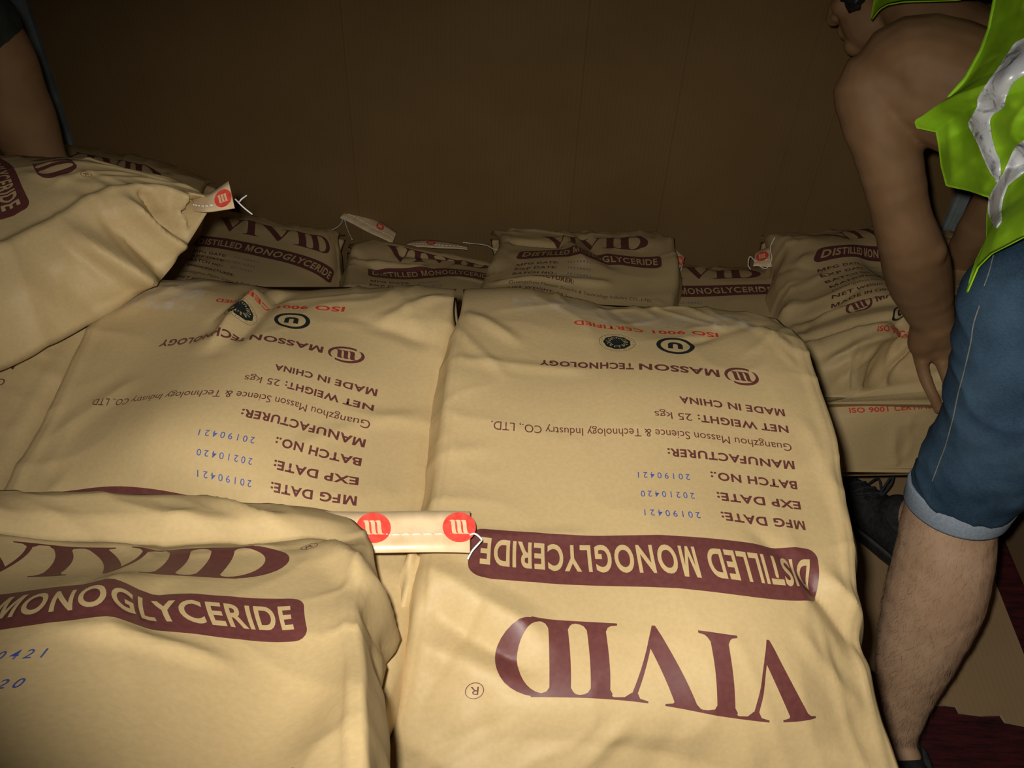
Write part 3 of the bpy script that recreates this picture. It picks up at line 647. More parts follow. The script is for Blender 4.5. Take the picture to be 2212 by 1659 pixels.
sA, iA = sack('A', 'nearest kraft sack at lower left, upright brand print, sewn tape at its far end', CTRL['A'], T=0.12, date_shift=(-0.006, -0.55), nu=111, nv=191, seed=21, group=FRONT, wr=0.9, side=(0.02, 0.018), nrand=16, folds=[(0.10, 0.08, 0.02, 0.006, 0.0, 0.9), (0.06, 0.1, 0.016, -0.006, 0.1, 1.0), (-0.02, 0.05, 0.02, 0.005, 0.3, 1.0)],
    creases=[(-0.1, 0.165, 0.19, 0.155, -0.012, 0.028), (0.10, 0.235, 0.13, 0.17, 0.008, 0.018), (0.155, 0.15, 0.2, 0.06, 0.007, 0.02), (0.03, 0.06, 0.03, -0.04, 0.005, 0.022), (0.065, 0.05, 0.055, -0.03, -0.005, 0.024), (0.20, 0.05, 0.16, 0.12, 0.008, 0.018), (0.0, -0.03, 0.09, -0.05, 0.004, 0.014)])
pC = yaw(180, -0.709, 0.685, 0.738)
sC, _ = sack('C', 'kraft sack at the left edge, mostly hidden under the tilted sack', CTRL['C'], pC, T=0.13, seed=31, group=FRONT, L=0.2)
sD, iD = sack('D', 'large tilted kraft sack at upper left, folded side and loose white thread', CTRL['D'], T=0.105, nu=101, nv=171, seed=44, group=FRONT, L=0.12, wr=1.0, side=(0.0, 0.045), v0=-0.40, nrand=22,
    creases=[(0.196, -0.36, 0.194, 0.20, 0.007, 0.013)],
    folds=[(0.075, 0.06, 0.018, 0.030, 0.1, 1.0), (0.108, 0.05, 0.016, -0.018, 0.2, 1.0), (0.142, 0.05, 0.016, 0.028, 0.0, 0.95), (0.168, 0.03, 0.012, -0.020, 0.0, 0.85), (0.192, -0.02, 0.012, 0.022, 0.0, 0.8), (0.02, 0.06, 0.025, -0.010, 0.3, 1.0), (-0.12, 0.08, 0.03, 0.006, 0.2, 1.0)])
sE, _ = sack('E', 'shadowed kraft sack in the far left corner below the bare arm', CTRL['E'], side=(0, 0), T=0.14, seed=52, group=BACK)
sF1, _ = sack('F1', 'leftmost of the low back-wall sacks, lettering upright, below the loose thread', CTRL['F1'], side=(0, 0), T=0.135, seed=61, group=BACK)
sF2, iF2 = sack('F2', 'back-wall sack whose sewn tape with red emblems stands up above it', CTRL['F2'], side=(0, 0), T=0.135, seed=73, group=BACK, wr=1.2,
    creases=[(-0.19, 0.05, -0.02, 0.03, 0.010, 0.02), (-0.1, 0.10, 0.2, 0.13, -0.012, 0.03), (-0.2, 0.09, -0.12, 0.0, -0.006, 0.02)])
sF3, _ = sack('F3', 'rumpled back-wall sack in the middle with a wavy maroon band', CTRL['F3'], side=(0, 0), T=0.135, seed=85, group=BACK, wr=1.5,
    creases=[(-0.07, 0.13, -0.01, -0.06, 0.006, 0.03), (-0.02, 0.14, 0.05, -0.05, -0.006, 0.03), (-0.19, 0.10, -0.08, 0.06, -0.008, 0.02), (-0.18, -0.15, 0.05, -0.11, 0.005, 0.018)])
sF4, _ = sack('F4', "lowest back-wall sack, sunk between the rumpled sack and the worker's sack", CTRL['F4'], side=(0, 0), T=0.10, seed=97, group=BACK, L=0.16)
sF5, iF5 = sack('F5', 'creased sack gripped by the bending worker', CTRL['F5'], T=0.13, seed=101, group=BACK, wr=1.6, nrand=46, L=0.08,
    creases=[(-0.19, -0.40, 0.10, -0.33, 0.010, 0.018), (-0.2, -0.30, 0.0, -0.36, -0.008, 0.02), (-0.18, -0.24, 0.0, -0.28, 0.008, 0.02), (-0.17, 0.01, -0.2, -0.2, 0.008, 0.02), (0.0, -0.47, 0.05, -0.36, 0.008, 0.016)])
poseG = yaw(3, 0.731, 1.512, 0.195, -10.5)
sG, _ = sack('G', "sack lying below the worker's sack, showing only a red ISO line", CTRL['G'], poseG, T=0.13, seed=113, group=BACK, L=0.12)

# ------------------------------------------------------------------ closing tapes with stitched thread
Z = lambda pts: [at_z(*p) for p in pts]
DP = lambda pts: [at(*p) for p in pts]
closing_tape(sA, Z([(600, 1182, .885), (720, 1191, .884), (860, 1193, .878), (1015, 1195, .868)]), Z([(600, 1114, .890), (720, 1106, .889), (860, 1105, .884), (1015, 1107, .874)]),
    [(0.925, 0.58), (0.545, 0.58)], stitch=0.42, er=0.0148,
    tail=Z([(1014, 1156, .873), (1026, 1153, .878), (1040, 1165, .874), (1036, 1172, .868), (1020, 1190, .862), (1010, 1208, .86)]))
closing_tape(sD, Z([(418, 456, .868), (450, 458, .878), (507, 450, .885)]), Z([(418, 416, .868), (452, 418, .888), (494, 392, .905)]),
    [(0.80, 0.45)], er=0.0115, stitch=0.3, wav=0.0,
    tail=Z([(508, 430, .89), (516, 436, .89), (522, 430, .895), (533, 422, .895)]), tail2=Z([(508, 430, .89), (526, 448, .88), (545, 463, .87)]))
t2 = closing_tape(sF2, DP([(734, 471, 2.29), (792, 499, 2.28), (847, 527, 2.27)]), DP([(757, 443, 2.325), (808, 470, 2.315), (857, 503, 2.305)]),
    [(0.17, 0.66), (0.66, 0.66)], er=0.011, stitch=0.42,
    tail=DP([(742, 466, 2.29), (736, 484, 2.27), (718, 496, 2.25), (697, 497, 2.25)]), tail2=DP([(742, 466, 2.29), (750, 494, 2.26), (761, 518, 2.22)]))
closing_tape(sF2, DP([(880, 534, 2.25), (940, 534, 2.25), (1010, 540, 2.24)]), DP([(880, 524, 2.29), (935, 518, 2.29), (1010, 533, 2.28)]), [(0.45, 0.5)], er=0.012)
closing_tape(sF3, DP([(1083, 530, 2.23), (1120, 515, 2.26), (1290, 512, 2.28), (1410, 524, 2.25), (1468, 582, 2.20)]), DP([(1100, 497, 2.26), (1128, 500, 2.29), (1290, 504, 2.30), (1415, 514, 2.27), (1479, 556, 2.22)]),
    [(0.97, 0.5)], er=0.012, tail=DP([(1088, 522, 2.22), (1074, 540, 2.2), (1050, 530, 2.22), (1020, 526, 2.24), (1000, 524, 2.24)]), tail2=DP([(1474, 570, 2.19), (1470, 585, 2.18), (1460, 582, 2.17)]))
closing_tape(sF5, DP([(1627, 575, 2.10), (1672, 574, 2.10), (1740, 545, 2.12)]), DP([(1632, 546, 2.13), (1672, 530, 2.14), (1740, 508, 2.16)]), [(0.24, 0.55)], er=0.0155,
    tail=DP([(1632, 566, 2.09), (1620, 554, 2.09), (1616, 572, 2.09), (1622, 582, 2.09)]), tail2=DP([(1640, 574, 2.09), (1655, 580, 2.09), (1667, 560, 2.09), (1664, 535, 2.1), (1674, 512, 2.1)]))

# scraps of clear plastic film over the far ends of the two front sacks
def film_patch(root, info, u0, u1, va, vb, seed):
    P, N = info['P'], info['N']; nv_, nu_ = P.shape[:2]; i0, i1 = int((va-V0)/(V1-V0)*(nv_-1)), int((vb-V0)/(V1-V0)*(nv_-1)); j0, j1 = int((u0+U)/(2*U)*(nu_-1)), int((u1+U)/(2*U)*(nu_-1))
    Q = P[i0:i1+1, j0:j1+1]+N[i0:i1+1, j0:j1+1]*0.0018; a, b = Q.shape[:2]
    gi, gj = np.meshgrid(np.arange(a), np.arange(b), indexing='ij'); Q = Q+N[i0:i1+1, j0:j1+1]*(0.0012*np.abs(vnoise(gi*0.6, gj*0.5, seed)))[..., None]
    f = [(i*b+j, i*b+j+1, (i+1)*b+j+1, (i+1)*b+j) for i in range(a-1) for j in range(b-1)]
    o = mesh_obj('plastic_film', Q.reshape(-1, 3), f, M['film'], root); o['label'] = 'crinkled clear plastic film'
film_patch(sB, iB, 0.085, 0.185, -0.405, -0.325, 5); film_patch(sR, iR, -0.15, 0.14, -0.42, -0.372, 6)
# the folded gusset at the near corner of the middle sack
gl = Z([(880, 1200, .842), (862, 1260, .835), (848, 1340, .815), (838, 1440, .79), (826, 1540, .76)]); gr = Z([(908, 1200, .846), (896, 1290, .832), (884, 1385, .805), (868, 1450, .785), (850, 1536, .765)])
gl, gr = np.array(catmull(gl, 6)), np.array(catmull(gr, 6)); gv = []; gf = []; kk = len(gl)
for i in range(kk):
    for j in range(7):
        s_ = j/6; p_ = gl[i]*(1-s_)+gr[i]*s_+np.array([0, 0, 0.012*(1-abs(2*s_-0.9))+0.004*math.sin(i*0.5+j)]); gv += [p_, p_-np.array([0, 0, 0.0012])]
for i in range(kk-1):
    for j in range(6):
        a_ = (i*7+j)*2; b_ = a_+14; gf += [(a_, a_+2, b_+2, b_), (a_+1, b_+1, b_+3, a_+3)]
mesh_obj('gusset_fold', gv, gf, M['kraft'], sB)

# ------------------------------------------------------------------ the buried lower layers that carry them (copies of one sack)
sL, _ = sack('L', 'plain sack buried in the lower layers of the pile', None, yaw(180, 0, 0, 0.0685), T=0.128, nu=31, nv=51, seed=7, side=(0, 0), group='sacks buried in the lower layers', print_on=False)
BURIED = []
def buried(x, y, z, rz=0, sz=0.88, sy=1.0):
    o = sL if not BURIED else copy_tree(sL)
    BURIED.append(o)
    o.location = (x, y, z); o.rotation_euler = (0, 0, math.radians(rz)); o.scale = (0.90, sy, sz)
PITCHZ = 0.1385
for k in range(5):
    buried(0.135, 0.64, 0.006+k*PITCHZ, 180*(k % 2), 0.88 if k < 4 else 0.74); buried(-0.29, 0.62, 0.006+k*PITCHZ, 180*(k % 2)); buried(-0.71, 0.665, 0.006+k*0.132, 180*(k % 2), 0.85)
for k in range(6): buried(-0.25, -0.12, 0.006+k*0.146, 180*(k % 2), 0.94)
for k in range(2): buried(-0.89, 1.59, 0.006+k*0.125, 180, 0.78, 0.95)
buried(-0.49, 1.575, 0.006, 180, 0.60, 0.92); buried(-0.11, 1.575, 0.006, 180, 0.62, 0.92); buried(0.29, 1.575, 0.006, 180, 0.60, 0.92)
buried(0.72, 1.64, 0.006, 180, 0.45, 0.72)
# ------------------------------------------------------------------ people
def grow(mb, name, m, parent, voxel=0.0045, it=8, fac=0.5, disp=None):
    """weld overlapping limbs into one continuous smooth surface"""
    tmp = mb.build('tmp', m); md = tmp.modifiers.new('r', 'REMESH'); md.mode = 'VOXEL'; md.voxel_size = voxel
    sm = tmp.modifiers.new('s', 'SMOOTH'); sm.factor = fac; sm.iterations = it
    dg = bpy.context.evaluated_depsgraph_get(); me = bpy.data.meshes.new_from_object(tmp.evaluated_get(dg))
    old = tmp.data; bpy.data.objects.remove(tmp); bpy.data.meshes.remove(old)
    me.name = name
    if disp is not None:
        k = len(me.vertices); co = np.empty(k*3); me.vertices.foreach_get('co', co); co = co.reshape(-1, 3)
        nr = np.array([v.normal[:] for v in me.vertices]); co = co+nr*disp(co)[:, None]; me.vertices.foreach_set('co', co.ravel()); me.update()
    me.polygons.foreach_set('use_smooth', [True]*len(me.polygons))
    o = bpy.data.objects.new(name, me); COL.objects.link(o)
    if parent is not None: o.parent = parent; o.matrix_parent_inverse = parent_world(parent).inverted()
    return o
def sect(l, r, d):
    """limb section surveyed by its two outline points and depth -> centre, radius"""
    a, b = at(l[0], l[1], d), at(r[0], r[1], d); return (a+b)/2, np.linalg.norm(a-b)/2
def limb(mb, secs, n=4, nn=20):
    C = catmull([s[0] for s in secs], n); R = [float(x[0]) for x in catmull([np.array([s[1]]) for s in secs], n)]
    mb.tube(C, R, nn); mb.ball(C[0], R[0]); mb.ball(C[-1], R[-1])
def finger(mb, pts, r0, r1):
    n = len(pts); limb(mb, [(np.array(p, float), r0+(r1-r0)*i/(n-1)) for i, p in enumerate(pts)], 4, 12)
def face(mb, c, fwd, up, s=1.0):
    """skull, jaw, nose, lips, ears, brow on a head centred at c"""
    fwd = fwd/np.linalg.norm(fwd); up = up-fwd*np.dot(up, fwd); up /= np.linalg.norm(up); sd = np.cross(fwd, up)
    Rm = np.stack([sd, fwd, up], 1)
    L = lambda x, y, z: c+sd*x*s+fwd*y*s+up*z*s
    mb.ball(L(0, -0.008, 0.025), np.array([0.074, 0.094, 0.090])*s, rot=Rm)
    mb.ball(L(0, 0.030, -0.045), np.array([0.058, 0.060, 0.070])*s, rot=Rm); mb.ball(L(0, 0.070, -0.092), np.array([0.026, 0.022, 0.020])*s, rot=Rm)
    mb.tube([L(0, 0.086, 0.015), L(0, 0.100, -0.012), L(0, 0.108, -0.030)], [0.008*s, 0.012*s, 0.014*s], 10); mb.ball(L(0, 0.106, -0.032), 0.015*s)
    for k in (-1, 1):
        mb.ball(L(k*0.012, 0.096, -0.035), 0.010*s); mb.ball(L(k*0.032, 0.074, 0.020), np.array([0.024, 0.014, 0.009])*s, rot=Rm)
        mb.ball(L(k*0.030, 0.072, 0.003), np.array([0.014, 0.012, 0.011])*s, rot=Rm)
        mb.ball(L(k*0.076, -0.012, -0.008), np.array([0.010, 0.020, 0.032])*s, rot=Rm); mb.ball(L(k*0.04, 0.06, -0.03), np.array([0.024, 0.024, 0.02])*s, rot=Rm)
    mb.ball(L(0, 0.090, -0.058), np.array([0.024, 0.010, 0.006])*s, rot=Rm); mb.ball(L(0, 0.088, -0.069), np.array([0.022, 0.010, 0.007])*s, rot=Rm)
    return L, Rm
def hair_cap(L, Rm, parent, s=1.0, fringe=False):
    mb = MB(); mb.ball(L(0, -0.016, 0.036), np.array([0.082, 0.096, 0.090])*s, rot=Rm); mb.ball(L(0, -0.05, -0.01), np.array([0.066, 0.056, 0.07])*s, rot=Rm)
    mb.ball(L(0, 0.045, 0.085), np.array([0.060, 0.040, 0.030])*s, rot=Rm)
    if fringe:
        for k in (-1, 0, 1): mb.ball(L(k*0.034, 0.084-0.012*abs(k), 0.030), np.array([0.032, 0.024, 0.044])*s, rot=Rm)
        for k in (-1, 1): mb.ball(L(k*0.066, 0.028, -0.012), np.array([0.014, 0.024, 0.045])*s, rot=Rm)
    for k in (-1, 1): mb.ball(L(k*0.068, 0.012, 0.02), np.array([0.012, 0.03, 0.035])*s, rot=Rm)
    g = np.random.RandomState(3)
    return grow(mb, 'hair', M['hair'], parent, 0.006, 3, 0.4, lambda co: 0.0035*np.sin(co[:, 0]*420+3*np.sin(co[:, 1]*160))*np.sin(co[:, 2]*300))
def eyes(L, s, parent):
    for k in (-1, 1):
        mb = MB(); mb.ball(L(k*0.030, 0.079, 0.003), 0.0095*s); mb.build('eye', M['hair'], parent)

A3 = lambda *p: np.array(p, float)
# ---- the worker in the vest
worker = empty('person', (0.72, 0.95, 0.0), 'person bending at right in lime reflective vest and rolled denim shorts, hands on a sack', 'person')
mb = MB()
for x, r in ((0.77, 0.0), (0.715, -0.012), (0.825, -0.018)):
    limb(mb, [(A3(x-0.01, 0.91, 0.90), 0.100+r), (A3(x, 1.04, 0.915), 0.104+r), (A3(x, 1.22, 0.915), 0.108+r), (A3(x-0.02, 1.34, 0.90), 0.098+r)])
head_c = at(1915, -48, 1.60)
limb(mb, [(A3(0.74, 1.36, 0.905), 0.075), ((A3(0.74, 1.36, 0.905)+head_c)/2, 0.058), (head_c, 0.056)])
fwd = A3(-0.62, 0.50, -0.60); upv = A3(-0.35, 0.75, 0.55)
L, Rm = face(mb, head_c, fwd, upv)
# left arm
limb(mb, [(A3(0.72, 1.27, 0.91), 0.085), (at(1985, 150, 1.38), 0.080), (at(1915, 175, 1.40), 0.060)])
AL = [(A3(0.66, 1.28, 0.90), 0.075), sect((1822, 150), (1970, 205), 1.40), sect((1815, 235), (1962, 248), 1.41), sect((1842, 320), (1983, 300), 1.42), sect((1868, 400), (1997, 392), 1.44), sect((1888, 478), (2010, 470), 1.46),
      sect((1902, 545), (2036, 528), 1.49), sect((1916, 600), (2052, 590), 1.54), sect((1942, 652), (2056, 640), 1.58), sect((1972, 700), (2060, 690), 1.61)]
limb(mb, AL, 5)
mb.ball(at(2004, 545, 1.475), 0.030)
# left hand, curled over the sack's edge
hw = at(2016, 705, 1.615); hk = at(2020, 782, 1.655)
dpt = 1.70
limb(mb, [(at(2016, 700, 1.610), 0.036), (at(1994, 740, 1.635), 0.027), (at(1998, 764, 1.650), 0.018)]); limb(mb, [(at(2016, 700, 1.610), 0.036), (at(2030, 738, 1.635), 0.028), (at(2036, 768, 1.645), 0.020)])
mb.ball(at(2015, 745, 1.640), (0.040, 0.026, 0.030))
finger(mb, [at(1986, 766, 1.655), at(1995, 806, 1.640), at(2012, 846, 1.632), at(2028, 884, 1.640)], 0.0120, 0.0100)
finger(mb, [at(2030, 772, 1.648), at(2045, 812, 1.630), at(2058, 850, 1.628), at(2072, 888, 1.640)], 0.0120, 0.0105)
finger(mb, [at(2036, 778, 1.650), at(2052, 815, 1.635), at(2070, 850, 1.630), at(2084, 885, 1.645)], 0.0145, 0.0110)
finger(mb, [at(2056, 772, 1.645), at(2074, 805, 1.635), at(2092, 838, 1.635), at(2104, 870, 1.650)], 0.0140, 0.0105)
finger(mb, [at(2042, 722, 1.635), at(2072, 748, 1.635), at(2090, 782, 1.655), at(2098, 812, 1.675)], 0.0165, 0.0120)
# right arm, farther away
limb(mb, [(A3(0.82, 1.30, 0.88), 0.068), (A3(0.90, 1.38, 0.80), 0.052), (at(2200, 360, 1.72), 0.043), (at(2160, 420, 1.76), 0.041), (at(2108, 500, 1.84), 0.037), (at(2068, 572, 1.93), 0.030)], 5)
rh = at(2050, 590, 1.955); mb.ball(rh, (0.040, 0.034, 0.026))
for i, (a, b_, c_) in enumerate((((2024, 560), (2006, 540), (2000, 560)), ((2034, 552), (2020, 528), (2010, 545)), ((2048, 548), (2036, 520), (2024, 532)), ((2060, 552), (2052, 524), (2040, 526)))):
    finger(mb, [at(2050, 585, 1.95), at(*a, 1.95), at(*b_, 1.955), at(*c_, 1.965)], 0.0125, 0.0095)
finger(mb, [at(2045, 600, 1.95), at(2022, 604, 1.945), at(2006, 596, 1.95)], 0.0145, 0.0110)
# left leg
hipL, hipR = A3(0.635, 0.88, 0.85), A3(0.825, 0.90, 0.85)
LEG = [(hipL+A3(0.05, 0, 0), 0.070), sect((2090, 815), (2265, 850), 1.21), sect((2010, 1000), (2185, 1025), 1.315), sect((1962, 1085), (2150, 1112), 1.36), sect((1939, 1190), (2140, 1215), 1.38), sect((1914, 1290), (2116, 1315), 1.40), sect((1898, 1390), (2064, 1420), 1.425),
       sect((1896, 1490), (2014, 1515), 1.45), sect((1910, 1585), (1978, 1605), 1.47), sect((1912, 1635), (1972, 1645), 1.475)]
limb(mb, LEG, 5)
def foot(ank, d, ball=True):
    sd = A3(-d[1], d[0], 0); P = lambda f, s_, z: A3(ank[0]+d[0]*f+sd[0]*s_, ank[1]+d[1]*f+sd[1]*s_, z)
    limb(mb, [(ank, 0.032), (P(0.0, 0, 0.055), 0.034), (P(0.07, 0, 0.050), 0.032), (P(0.14, 0, 0.036), 0.026), (P(0.19, 0, 0.030), 0.020)]); mb.ball(P(-0.035, 0, 0.040), 0.030)
    for k in range(5): finger(mb, [P(0.13, -0.028+0.014*k, 0.032), P(0.185-0.006*abs(k-1), -0.032+0.016*k, 0.026)], 0.013, 0.010)
ankL = LEG[-1][0]; ankL = A3(ankL[0], ankL[1], 0.105); dL = A3(-0.12, 0.99, 0); foot(ankL, dL)
# right leg
ankR = at_z(1955, 1120, 0.10); dR = at_z(1838, 1072, 0.0)-at_z(1955, 1165, 0.0); dR[2] = 0; dR /= np.linalg.norm(dR)
kneeR = A3(0.955, 1.03, 0.48)
limb(mb, [(hipR, 0.085), ((hipR+kneeR)/2, 0.075), (kneeR, 0.058), (kneeR*0.65+ankR*0.35, 0.056), (kneeR*0.3+ankR*0.7, 0.044), (ankR, 0.033)], 5)
foot(ankR, dR)
body = grow(mb, 'body', M['skin'], worker, 0.0042, 7, 0.5, lambda co: 0.0007*np.sin(co[:, 0]*90+np.sin(co[:, 2]*60)*2)*np.sin(co[:, 2]*70+co[:, 1]*50))
body.data.materials.append(M['legskin'])
body.data.polygons.foreach_set('material_index', [1 if (p.center.z < 0.66 and p.center.y < 1.0) or p.center.z < 0.35 else 0 for p in body.data.polygons])
hair_cap(L, Rm, worker, fringe=True); eyes(L, 1.0, worker)

# leg hair: single dark strands lying along the calf
bv = BVHTree.FromPolygons([v.co[:] for v in body.data.vertices], [tuple(p.vertices) for p in body.data.polygons])
rs = np.random.RandomState(8); hb = MB(); path = catmull([s[0] for s in LEG[3:9]], 12)
for i in range(4500):
    k = rs.randint(2, len(path)-2); c = path[k]; ax_ = path[k+1]-path[k-1]; ax_ /= np.linalg.norm(ax_)
    v = rs.normal(size=3); v -= ax_*v.dot(ax_); v /= np.linalg.norm(v)
    if v.dot(CAM-c) < -0.2: continue
    hit = bv.ray_cast(Vector(c+v*0.2), Vector(-v), 0.25)
    if hit[0] is None: continue
    p = np.array(hit[0]); n_ = np.array(hit[1]); side = np.cross(n_, ax_)
    tdir = ax_*rs.uniform(0.5, 1.0)+side*rs.uniform(-0.9, 0.5); tdir /= np.linalg.norm(tdir); ln = rs.uniform(0.006, 0.014)
    hb.tube([p-n_*0.0006, p+n_*0.0012+tdir*ln*0.5, p+n_*0.0016+tdir*ln+side*rs.uniform(-0.002, 0.002)], [0.00009, 0.00008, 0.00004], 3)
tag(hb.build('leg_hair', M['leghair'], worker), kind='stuff')

# denim shorts rolled above the knee
mb = MB()
DL = [(hipL+A3(0.04, 0, 0.02), 0.098), sect((2096, 605), (2400, 715), 1.13), sect((2080, 690), (2350, 790), 1.16), sect((2054, 830), (2312, 890), 1.21), sect((2021, 940), (2270, 990), 1.27), sect((1984, 1015), (2218, 1045), 1.31), sect((1971, 1062), (2188, 1086), 1.331)]
mb.tube(catmull([s[0] for s in DL], 5), [float(x[0]) for x in catmull([np.array([s[1]]) for s in DL], 5)], 28)
DR = [(hipR, 0.105), (hipR*0.6+kneeR*0.4, 0.092), (hipR*0.25+kneeR*0.75, 0.084), (hipR*0.02+kneeR*0.98, 0.078)]
mb.tube(catmull([s[0] for s in DR], 5), [float(x[0]) for x in catmull([np.array([s[1]]) for s in DR], 5)], 28)
for x in (0.735, 0.78, 0.83): limb(mb, [(A3(x-0.02, 0.845, 0.87), 0.118), (A3(x, 0.91, 0.92), 0.114), (A3(x, 0.97, 0.92), 0.110)])
from mathutils import noise as mnoise
def denim_disp(co):
    out = np.empty(len(co))
    for i, p in enumerate(co):
        a = mnoise.noise(Vector((p[0]*9, p[1]*9, p[2]*16))); b_ = mnoise.noise(Vector((p[0]*22+5, p[1]*20, p[2]*30-p[0]*20)))
        low = max(0.0, min(1.0, (0.66-p[2])/0.12))
        out[i] = 0.0055*(1-abs(a))**3-0.003+0.0022*b_+low*0.003*((1-abs(mnoise.noise(Vector((p[0]*14, p[1]*14, p[2]*34+p[0]*25)))))**4-0.3)
    return out
shorts = grow(mb, 'denim_shorts', M['denim'], worker, 0.005, 8, 0.5, denim_disp)
def cuff(c0, c1, r0, r1, ex=1.0):
    ax_ = c1-c0; ax_ = ax_/np.linalg.norm(ax_); a = np.cross(ax_, A3(0, 1, 0)); a /= np.linalg.norm(a); b_ = np.cross(ax_, a); v = []; f = []; n = 48
    prof = [(0, 0.0), (0.0, 0.004), (0.1, 0.0058), (0.5, 0.0055), (0.9, 0.0055), (1.0, 0.004), (1.0, 0.0), (0.5, -0.001)]
    for j in range(n):
        t = 2*math.pi*j/n; dr = a*math.cos(t)+b_*math.sin(t)
        for s_, h in prof: v.append(c0+(c1-c0)*s_+dr*(r0+(r1-r0)*s_+h+0.0015*math.sin(3*t+s_*2)))
    k = len(prof)
    for j in range(n):
        for i in range(k): f.append((j*k+i, j*k+(i+1) % k, ((j+1) % n)*k+(i+1) % k, ((j+1) % n)*k+i))
    return mesh_obj('cuff', v, f, M['denimcuff'], shorts)
k0, kr0 = sect((1972, 1046), (2186, 1070), 1.335); k1, kr1 = sect((1963, 1088), (2162, 1118), 1.352)
cf = cuff(k0, k1, kr0*0.985, kr1*0.985); cf['label'] = 'pale grey turned-up denim cuff'
cuff(DR[-1][0]-A3(0, 0, -0.012), DR[-1][0]+A3(0, 0.0, -0.032), 0.076, 0.074)['label'] = 'pale grey turned-up denim cuff'
# side seam and stitching on the near leg
bvs = BVHTree.FromPolygons([v.co[:] for v in shorts.data.vertices], [tuple(p.vertices) for p in shorts.data.polygons])
def on_surface(bvh, px, py, lift):
    d = at(px, py, 1.0)-CAM; h = bvh.ray_cast(Vector(CAM), Vector(d/np.linalg.norm(d)))
    return None if h[0] is None else np.array(h[0])+np.array(h[1])*lift
mb = MB()
for seam, r_ in (([(2148, 550), (2138, 590), (2128, 618)], 0.0007), ([(2118, 660), (2105, 700), (2098, 745), (2085, 800), (2072, 850), (2060, 905), (2045, 960), (2030, 1000), (2015, 1040)], 0.0010)):
    pts = [on_surface(bvs, q[0], q[1], 0.0014) for q in catmull(seam, 3)]; pts = [p for p in pts if p is not None]
    if len(pts) > 2: mb.tube(catmull(pts, 4), r_, 5)
if mb.v: mb.build('side_seam', M['orange'], shorts)

# shoes
def shoe(ank, d, big=1.0, loop=True):
    sd = A3(-d[1], d[0], 0); P = lambda f, s_, z: A3(ank[0]+d[0]*f+sd[0]*s_, ank[1]+d[1]*f+sd[1]*s_, z)
    mb = MB()
    limb(mb, [(P(-0.030, 0, 0.058), 0.046), (P(0.03, 0, 0.060), 0.047), (P(0.10, 0, 0.050), 0.044), (P(0.165, 0.002, 0.042), 0.040), (P(0.205, 0.004, 0.038), 0.032)])
    limb(mb, [(P(-0.032, 0, 0.05), 0.044), (P(-0.030, 0, 0.095), 0.040)]); limb(mb, [(P(0.012, 0, 0.07), 0.045), (P(0.014, 0, 0.096), 0.042)])
    mb.ball(P(0.17, 0.018, 0.036), (0.034, 0.034, 0.028)); mb.ball(P(0.16, -0.018, 0.036), (0.034, 0.034, 0.028))
    up = grow(mb, 'shoe', M['shoe'], worker, 0.005, 5)
    ol = [(-0.080, 0.0), (-0.072, 0.026), (-0.03, 0.043), (0.05, 0.043), (0.13, 0.052), (0.19, 0.048), (0.228, 0.028), (0.238, 0.0), (0.228, -0.026), (0.19, -0.042), (0.13, -0.046), (0.05, -0.043), (-0.03, -0.043), (-0.072, -0.026)]
    ol = [tuple(x[:2]) for x in catmull([A3(a, b_, 0) for a, b_ in ol+ol[:1]], 3)][:-1]
    v = []; n = len(ol)
    for z, k in ((0.007, 0.97), (0.012, 1.0), (0.026, 1.01), (0.032, 0.98)): v += [P(a*k, b_*k, z) for a, b_ in ol]
    f = [tuple(range(n-1, -1, -1)), tuple(range(3*n, 4*n))]+[(r*n+i, r*n+(i+1) % n, (r+1)*n+(i+1) % n, (r+1)*n+i) for r in range(3) for i in range(n)]
    mesh_obj('sole', v, f, M['sole'], up)
    bs = BVHTree.FromPolygons([x.co[:] for x in up.data.vertices], [tuple(p.vertices) for p in up.data.polygons])
    def top(f_, s_):
        h = bs.ray_cast(Vector(P(f_, s_, 0.3)), Vector((0, 0, -1))); return np.array(h[0])+A3(0, 0, 0.002) if h[0] else P(f_, s_, 0.09)
    mb = MB()
    for k in range(5):
        f0 = 0.066+0.022*k
        for s_ in (-1, 1): mb.tube(catmull([top(f0, s_*0.024), top(f0+0.011, 0), top(f0+0.022, -s_*0.024)], 4), 0.0026, 6)
    for s_ in (-1, 1):
        a = top(0.062, 0.004*s_); mb.tube(catmull([a, a+sd*0.02*s_+A3(0, 0, 0.022), a+sd*0.036*s_+A3(0, 0, 0.030)+d*0.01, a+sd*0.030*s_+A3(0, 0, 0.008)+d*0.012, a+d*0.004], 5), 0.0026, 6)
        mb.tube(catmull([a, a+sd*0.03*s_+d*0.03+A3(0, 0, 0.004), top(0.11, 0.040*s_)], 4), 0.0024, 6)
    mb.build('laces', M['lace'], up)
    c = MB(); ring = [P(-0.010+0.052*math.cos(t), 0.040*math.sin(t), 0.104+0.006*math.cos(t)) for t in np.linspace(0, 2*math.pi, 25)]
    c.tube(ring, 0.007, 8); c.build('collar', M['sock'], up)
    return up
shoe(ankL, dL); shoe(ankR, dR)
